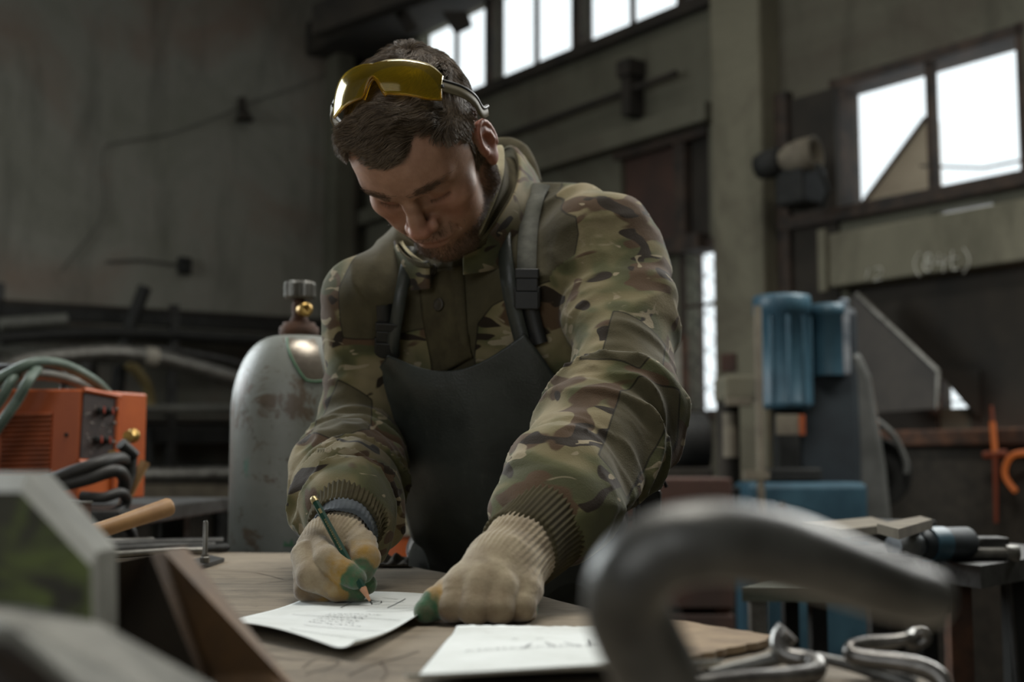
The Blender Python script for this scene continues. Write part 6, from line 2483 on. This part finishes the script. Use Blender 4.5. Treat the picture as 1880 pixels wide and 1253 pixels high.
# belt guard and flywheel
gp = [(1540, 648), (1560, 640), (1582, 652), (1600, 690), (1612, 760), (1628, 860), (1638, 960), (1640, 1060), (1560, 1060), (1552, 900), (1546, 760)]
MB().prism([at(x, y, HD + 0.05) for x, y in gp], (0.02, 0.16, 0)).build('belt_guard', M['guard'], ph, bevel=0.02)
fl = at(1606, 868, HD + 0.22)
MB().lathe(fl, (-0.35, -0.93, 0), [(0.0, -0.05), (0.06, -0.05), (0.06, -0.03), (0.13, -0.02), (0.135, -0.045), (0.142, -0.045), (0.142, 0.045), (0.13, 0.045), (0.125, 0.0), (0.05, 0.01), (0.05, 0.05), (0, 0.05)], 44).build('flywheel', M['black_iron'], ph)
wfl = [(1560, 735), (1600, 765), (1640, 800), (1662, 845), (1664, 870)]
MB().tube([Vector(p) for p in spline([tuple(at(x, y, HD + 0.14)) for x, y in wfl], 5)], 0.012, 6).build('guard_rim', M['guard'], ph)

# slim pale rod stand in front of the hammer
rd = thing('rod_stand', 'slim pale steel rod standing left of the blue hammer', 'rod', (at(1392, 880, 4.5).x, 4.5, 0))
p0_, p1_ = at(1394, 560, 4.5), at(1394, 880, 4.5)
MB().tube([(p0_.x, 4.5, 0.02), (p0_.x, 4.5, p0_.z)], 0.014, 8).build('rod', M['plank'], rd)
MB().lathe((p0_.x, 4.5, 0), (0, 0, 1), [(0.10, 0), (0.10, 0.02), (0.02, 0.03)], 20).build('foot', M['plank'], rd)
MB().box((p0_.x - 0.015, 4.5, hz(872, 4.5)), (0.09, 0.03, 0.03)).build('clamp', M['plank'], rd)

# bench drill left of the hammer
bd = thing('pillar_drill', 'dark pillar drill between the column and the blue hammer', 'drill', (at(1350, 900, 4.9).x, 4.9, 0))
q = at(1350, 715, 4.9)
MB().box((q.x, 4.9, hz(716, 4.9)), (0.13, 0.24, 0.10)).build('drill_head', M['column'], bd, bevel=0.015)
MB().box((q.x - 0.01, 4.78, hz(742, 4.9)), (0.10, 0.05, 0.03)).build('name_strip', M['plank'], bd, bevel=0.004)
MB().tube([(q.x - 0.02, 4.95, 0.02), (q.x - 0.02, 4.95, hz(735, 4.9))], 0.045, 12).build('pillar', M['soot'], bd)
MB().tube([(q.x - 0.03, 4.85, hz(840, 4.9)), (q.x - 0.03, 4.85, hz(760, 4.9))], 0.03, 10).build('spindle', M['plank'], bd)
MB().box((q.x, 4.9, hz(900, 4.9)), (0.22, 0.22, 0.03)).build('work_table', M['black_iron'], bd, bevel=0.01)
MB().box((q.x, 4.95, 0.03), (0.3, 0.4, 0.06)).build('base', M['black_iron'], bd, bevel=0.01)
sg = MB().obox(rpt(*rw(1324, 684, 0.17), 0.17), RDIR * 0.11, RN * 0.006, (0, 0, 0.10)).build('red_sign', M['red_board'])
tag(sg, 'small red sign on the foot of the concrete column', 'sign')
nb = thing('notice_board', 'narrow framed pale board on the wall behind the worker\'s elbow', 'board', rpt(*rw(1240, 700, 0.02), 0.02))
a, c_ = rw(1222, 770, 0.03), rw(1252, 625, 0.03)
MB().obox(rpt(a[0], a[1], 0.03), RDIR * (c_[0] - a[0]), RN * -0.02, (0, 0, c_[1] - a[1])).build('sheet', M['pale_band'], nb)
MB().obox(rpt(c_[0], a[1] - 0.02, 0.04), RDIR * 0.03, RN * -0.03, (0, 0, c_[1] - a[1] + 0.04)).build('frame_side', M['rust'], nb)
MB().obox(rpt(a[0], c_[1], 0.04), RDIR * (c_[0] - a[0]), RN * -0.03, (0, 0, 0.03)).build('frame_top', M['rust'], nb)
# dark motor block and red crate behind the worker's hip
mo = thing('motor_block', 'black motor housing on the floor beside the column', 'motor', (at(1248, 820, 5.3).x, 5.3, 0))
q = at(1248, 815, 5.3)
MB().lathe((q.x - 0.12, 5.3, q.z), (1, 0, 0), [(0.10, 0), (0.13, 0.02), (0.13, 0.22), (0.10, 0.24)], 24).build('housing', M['black_iron'], mo)
MB().box((q.x, 5.3, (q.z - 0.10) / 2), (0.24, 0.22, q.z - 0.10)).build('stand', M['soot'], mo, bevel=0.01)
rcx = at(1205, 930, 4.4)
rcr = thing('red_crate', 'rusty red crate behind the worker\'s hip', 'crate', (rcx.x, 4.4, 0))
z_ = hz(880, 4.4)
for k in range(4):
    MB().box((rcx.x, 4.4, z_ - 0.06 - k * 0.15), (0.46, 0.36, 0.13)).build('slat', M['red_board'], rcr, bevel=0.006)
for ex in (-0.2, 0.2):
    MB().box((rcx.x + ex, 4.4, (z_) / 2), (0.05, 0.30, z_ - 0.01)).build('post', M['rust'], rcr)

# flood lamp high on the dark bay
flm = thing('flood_lamp', 'old round flood lamp on a dark bracket beside the column', 'lamp', rpt(*rw(1475, 300, 0.2), 0.2))
q = Vector(rpt(*rw(1478, 285, 0.35), 0.35))
dirl = Vector((0.75, -0.62, 0.08)).normalized()
MB().lathe(q - dirl * 0.08, dirl, [(0.05, -0.05), (0.075, 0.0), (0.085, 0.06), (0.085, 0.14), (0.078, 0.14), (0.06, 0.05), (0.0, 0.04)], 28).build('reflector_can', M['plank'], flm)
MB().lathe(q - dirl * 0.22, dirl, [(0.0, -0.06), (0.06, -0.05), (0.075, 0.0), (0.075, 0.08), (0.05, 0.09)], 24).build('lamp_back', M['black_iron'], flm)
c_ = rpt(*rw(1470, 345, 0.3), 0.3)
MB().box(c_, (0.20, 0.18, 0.20), Matrix.Rotation(0.64, 3, 'Z')).build('ballast_box', M['black_iron'], flm, bevel=0.02)
MB().tube([rpt(*rw(1440, 330, 0.0), 0.0), rpt(*rw(1440, 330, 0.3), 0.3)], 0.02, 8).build('wall_arm', M['black_iron'], flm)
MB().tube([rpt(*rw(1500, 300, 0.38), 0.38), rpt(*rw(1520, 350, 0.34), 0.34), rpt(*rw(1508, 380, 0.3), 0.3)], 0.014, 8).build('bracket', M['black_iron'], flm)

# ------------------------------------------------ forge with hood and glowing iron
M['brick'] = plain('sooty_brick', srgb(96, 80, 68), srgb(72, 62, 54), 0.95, 0, 10, 0.4, 0.004)
M['brick2'] = plain('sooty_brick_dark', srgb(82, 66, 56), srgb(62, 54, 48), 0.95, 0, 10, 0.4, 0.004)
M['mortar'] = plain('sooty_mortar', srgb(64, 58, 50), srgb(48, 44, 38), 0.95, 0, 20, 0.3)
FO = 0.55
fg = thing('forge_hearth', 'sooty brick forge hearth under the chalk-marked lintel', 'forge', rpt(5.6, 0, FO))
ft0, ft1 = rw(1598, 900, FO)[0], rw(1830, 900, FO)[0]
fz = rw(1700, 790, FO)[1]
core = MB().obox(rpt(ft0 + 0.01, 0, FO - 0.012), RDIR * (ft1 - ft0 + 0.5), RN * -(FO - 0.02), (0, 0, fz - 0.02)).build('hearth_core', M['mortar'], fg)
bw, bh = 0.23, 0.085
row = 0
z = 0.005
bm_ = MB().obox((0, 0, 0), RDIR * (bw - 0.012), RN * -0.10, (0, 0, bh - 0.012)).mesh('brick')
bm2 = bm_.copy()
bm_.materials.append(M['brick'])
bm2.materials.append(M['brick2'])
while z + bh < fz - 0.06:
    t = ft0 - (bw / 2 if row % 2 else 0)
    while t < ft1 + 0.35:
        if t >= ft0 - 0.001:
            o_ = bpy.data.objects.new('brick', bm_ if rnd.random() < 0.6 else bm2)
            COL.objects.link(o_)
            o_.location = rpt(t, z, FO + rnd.uniform(-0.004, 0.006))
            o_.parent = core
            o_.matrix_parent_inverse = fg.matrix_basis.inverted()
        t += bw
    z += bh
    row += 1
MB().obox(rpt(ft0 - 0.04, fz - 0.07, FO + 0.05), RDIR * (ft1 - ft0 + 0.6), RN * -(FO + 0.04), (0, 0, 0.07)).build('hearth_slab', M['rust'], fg, bevel=0.01)
M['hood_sheet'] = plain('brown_grey_sheet', srgb(70, 64, 57), srgb(56, 51, 46), 0.6, 0.1, 6, 0.1)
# sheet-metal side of the hood, leaning forward
hs = thing('forge_hood', 'slanted grey sheet-metal side of the forge hood', 'hood', rpt(5.2, 1.2, 0.3))
MB().prism([rpt(*rw(x, y, 0.30), 0.30) for x, y in ((1562, 545), (1580, 540), (1722, 682), (1722, 750), (1605, 758), (1570, 700))], RN * -0.02).build('side_sheet', M['hood_sheet'], hs)
MB().tube([rpt(*rw(x, y, 0.31), 0.31) for x, y in ((1572, 540), (1722, 682), (1720, 750))], 0.012, 6).build('stiffening_rim', M['steel'], hs)  # pale strip painting the light caught along the sheet's edge
# glowing iron rods in the hearth
ho = NT('glowing_iron')
ho.set(col=srgb(120, 66, 40), rough=0.8, emc=(1.0, 0.24, 0.035, 1), ems=0.16)
M['hot'] = ho.m
ho2 = NT('dull_red_iron')
ho2.set(col=srgb(92, 54, 40), rough=0.9, emc=(1.0, 0.13, 0.015, 1), ems=0.03)
M['hot_dull'] = ho2.m
GF = 0.62


def G(x, y):
    return rpt(*rw(x, y, GF), GF)


gi = thing('hot_iron_hook', 'glowing orange curled iron rod at the right edge beside the forge', 'hot iron', G(1850, 900))
MB().tube([Vector(p) for p in spline([tuple(G(x, y)) for x, y in ((1900, 834), (1876, 832), (1856, 838), (1845, 856), (1845, 876), (1858, 896), (1864, 902))], 6)], 0.012, 8).build('curl', M['hot'], gi)
gv = thing('hot_iron_rod', 'upright glowing iron rod with a cross bar near the right edge', 'hot iron', G(1824, 900))
MB().tube([G(1819, 745), G(1826, 832), G(1828, 960)], [0.007, 0.012, 0.008], 8).build('rod', M['hot_dull'], gv)
MB().tube([G(1821, 775), G(1826, 832)], 0.0125, 8).build('hot_tip', M['hot'], gv)
MB().tube([G(1806, 836), G(1846, 832)], 0.014, 8).build('cross_bar', M['hot_dull'], gv)
# light of the forge fire
L = bpy.data.lights.new('forge_fire', 'POINT')
L.energy = 45
L.color = (1.0, 0.30, 0.08)
L.shadow_soft_size = 0.12
lo_ = bpy.data.objects.new('forge_fire', L)
COL.objects.link(lo_)
lo_.location = rpt(*rw(1905, 830, 0.30), 0.30)

# ================================================================== right side: low benches in front
M['bench_green'] = plain('worn_green_bench', srgb(92, 96, 84), srgb(70, 72, 62), 0.7, 0.1, 12, 0.2)
lb = thing('trestle_bench', 'low green-grey steel trestle bench seen under the big hook', 'bench', (at(1450, 1100, 2.6).x, 2.6, 0))
c = [at(1362, 1078, 2.55), at(1440, 1068, 2.85), at(1700, 1100, 2.85), at(1640, 1120, 2.55)]
z_ = c[0].z
c = [Vector((p.x, p.y, z_)) for p in c]
MB().prism(c, (0, 0, -0.03)).build('bench_top', M['bench_green'], lb)
for px, d, m in ((1390, 2.57, 'steel'), (1500, 2.60, 'black_iron'), (1450, 2.83, 'black_iron'), (1640, 2.83, 'black_iron')):
    q = at(px, 1100, d)
    MB().box((q.x, q.y, (z_ - 0.03) / 2), (0.032, 0.04, z_ - 0.03)).build('leg', M[m], lb)
vb_ = thing('vice_bench', 'rusty-legged steel bench at the right edge with a vice', 'bench', (at(1760, 1050, 2.3).x, 2.3, 0))
ztop = at(1700, 1012, 2.3).z
c = [on_z(1560, 1010, ztop), on_z(1800, 1040, ztop), on_z(1990, 1010, ztop), on_z(1700, 985, ztop)]
MB().prism(c, (0, 0, -0.035)).build('bench_top', M['steel_dark'], vb_)
for px, d, m, w_ in ((1757, 2.12, 'rust', 0.036), (1700, 2.5, 'black_iron', 0.03), (1860, 2.3, 'black_iron', 0.03), (1610, 2.3, 'black_iron', 0.03)):
    q = at(px, 1100, d)
    MB().box((q.x, q.y, (ztop - 0.035) / 2), (w_, 0.04, ztop - 0.035)).build('leg', M[m], vb_)
vi = thing('bench_vice', 'small steel vice clamped to the right bench edge', 'vice', on_z(1790, 1035, ztop))
q = on_z(1780, 1030, ztop)
MB().box(q + Vector((0.02, 0.03, 0.02)), (0.10, 0.05, 0.035)).build('vice_body', M['steel_dark'], vi, bevel=0.004)
MB().tube([q + Vector((-0.05, 0.0, 0.012)), q + Vector((0.06, 0.0, 0.012))], 0.010, 10).build('screw', M['steel'], vi)
MB().lathe(q + Vector((0.06, 0, 0.012)), (1, 0, 0), [(0.014, 0), (0.014, 0.02), (0.008, 0.022), (0.0, 0.022)], 16).build('screw_nut', M['steel'], vi)
MB().box(q + Vector((-0.05, 0.02, -0.04)), (0.03, 0.05, 0.09)).build('jaw', M['steel_dark'], vi, bevel=0.004)
for k, (pts, lab) in enumerate(((((1470, 962), (1600, 950), (1640, 962), (1545, 974)), 'pale wooden board lying behind the big hook, left of two'), (((1610, 962), (1690, 948), (1712, 954), (1650, 972)), 'short wooden board lying behind the big hook, right of two'))):
    zz_ = ztop + 0.055 + 0.018 * k
    P = [on_z(x, y, zz_) for x, y in pts]
    o_ = MB().prism(P, (0, 0, -0.014)).build('wooden_board', M['plank'])
    tag(o_, lab, 'board')
sup = thing('steel_block', 'dark steel block supporting the wooden boards on the right bench', 'block', on_z(1600, 985, ztop))
q0 = [on_z(x, y, ztop) for x, y in ((1560, 998), (1680, 996), (1720, 990), (1610, 986))]
MB().prism(q0, (0, 0, 0.039)).build('block_body', M['black_iron'], sup, bevel=0.003)
ag = thing('angle_grinder', 'small angle grinder with a teal housing lying on the right bench', 'grinder', on_z(1710, 1000, ztop))
g0, g1_ = on_z(1640, 1003, ztop + 0.03), on_z(1780, 996, ztop + 0.03)
MB().tube([g0.lerp(g1_, t) for t in (0.30, 0.45, 0.95, 1.0)], [0.022, 0.027, 0.026, 0.020], 14).build('housing', M['hammer_dark'], ag)
MB().tube([g0.lerp(g1_, 0.42), g0.lerp(g1_, 0.62)], 0.0285, 14).build('teal_band', M['hammer_blue'], ag)
MB().tube([g0, g0.lerp(g1_, 0.15), g0.lerp(g1_, 0.32)], [0.018, 0.022, 0.020], 12).build('gear_head', M['silver'], ag)
MB().lathe(g0 + Vector((0, 0, -0.026)), (0, 0, 1), [(0.0, 0), (0.03, 0), (0.03, 0.006), (0.012, 0.014)], 24).build('disc', M['steel_dark'], ag)
tag(MB().tube([Vector(p) for p in spline([tuple(p) for p in (g1_, g1_ + Vector((0.05, 0.02, -0.005)), g1_ + Vector((0.10, 0.10, -0.06)), g1_ + Vector((0.12, 0.12, -0.4)), g1_ + Vector((0.10, 0.10, -0.81)))], 6)], 0.005, 6).build('power_lead', M['black_cable']), 'thin black lead of the grinder hanging down at the right edge', 'cable')
# scrap on the floor at the lower right
for k, (px, py, w_, h_, lab) in enumerate(((1600, 1130, 0.32, 0.30, 'rusty scrap crate on the floor under the right bench'), (1850, 1130, 0.32, 0.25, 'dark scrap crate on the floor at the right edge'))):
    q = on_z(px, py + 90, 0.0)
    q = Vector((at(px, py, 3.9).x, 3.9, 0))
    s_ = thing('scrap_crate', lab, 'crate', q)
    for j in range(3):
        MB().box(q + Vector((0, 0, 0.06 + j * h_ / 3)), (w_, 0.4, h_ / 3 - 0.015)).build('slat', M['rust' if k == 0 else 'soot'], s_, bevel=0.004)
    for e in (-1, 1):
        MB().box(q + Vector((e * w_ * 0.45, 0, h_ / 2 + 0.02)), (0.04, 0.41, h_ + 0.04)).build('post', M['soot'], s_)
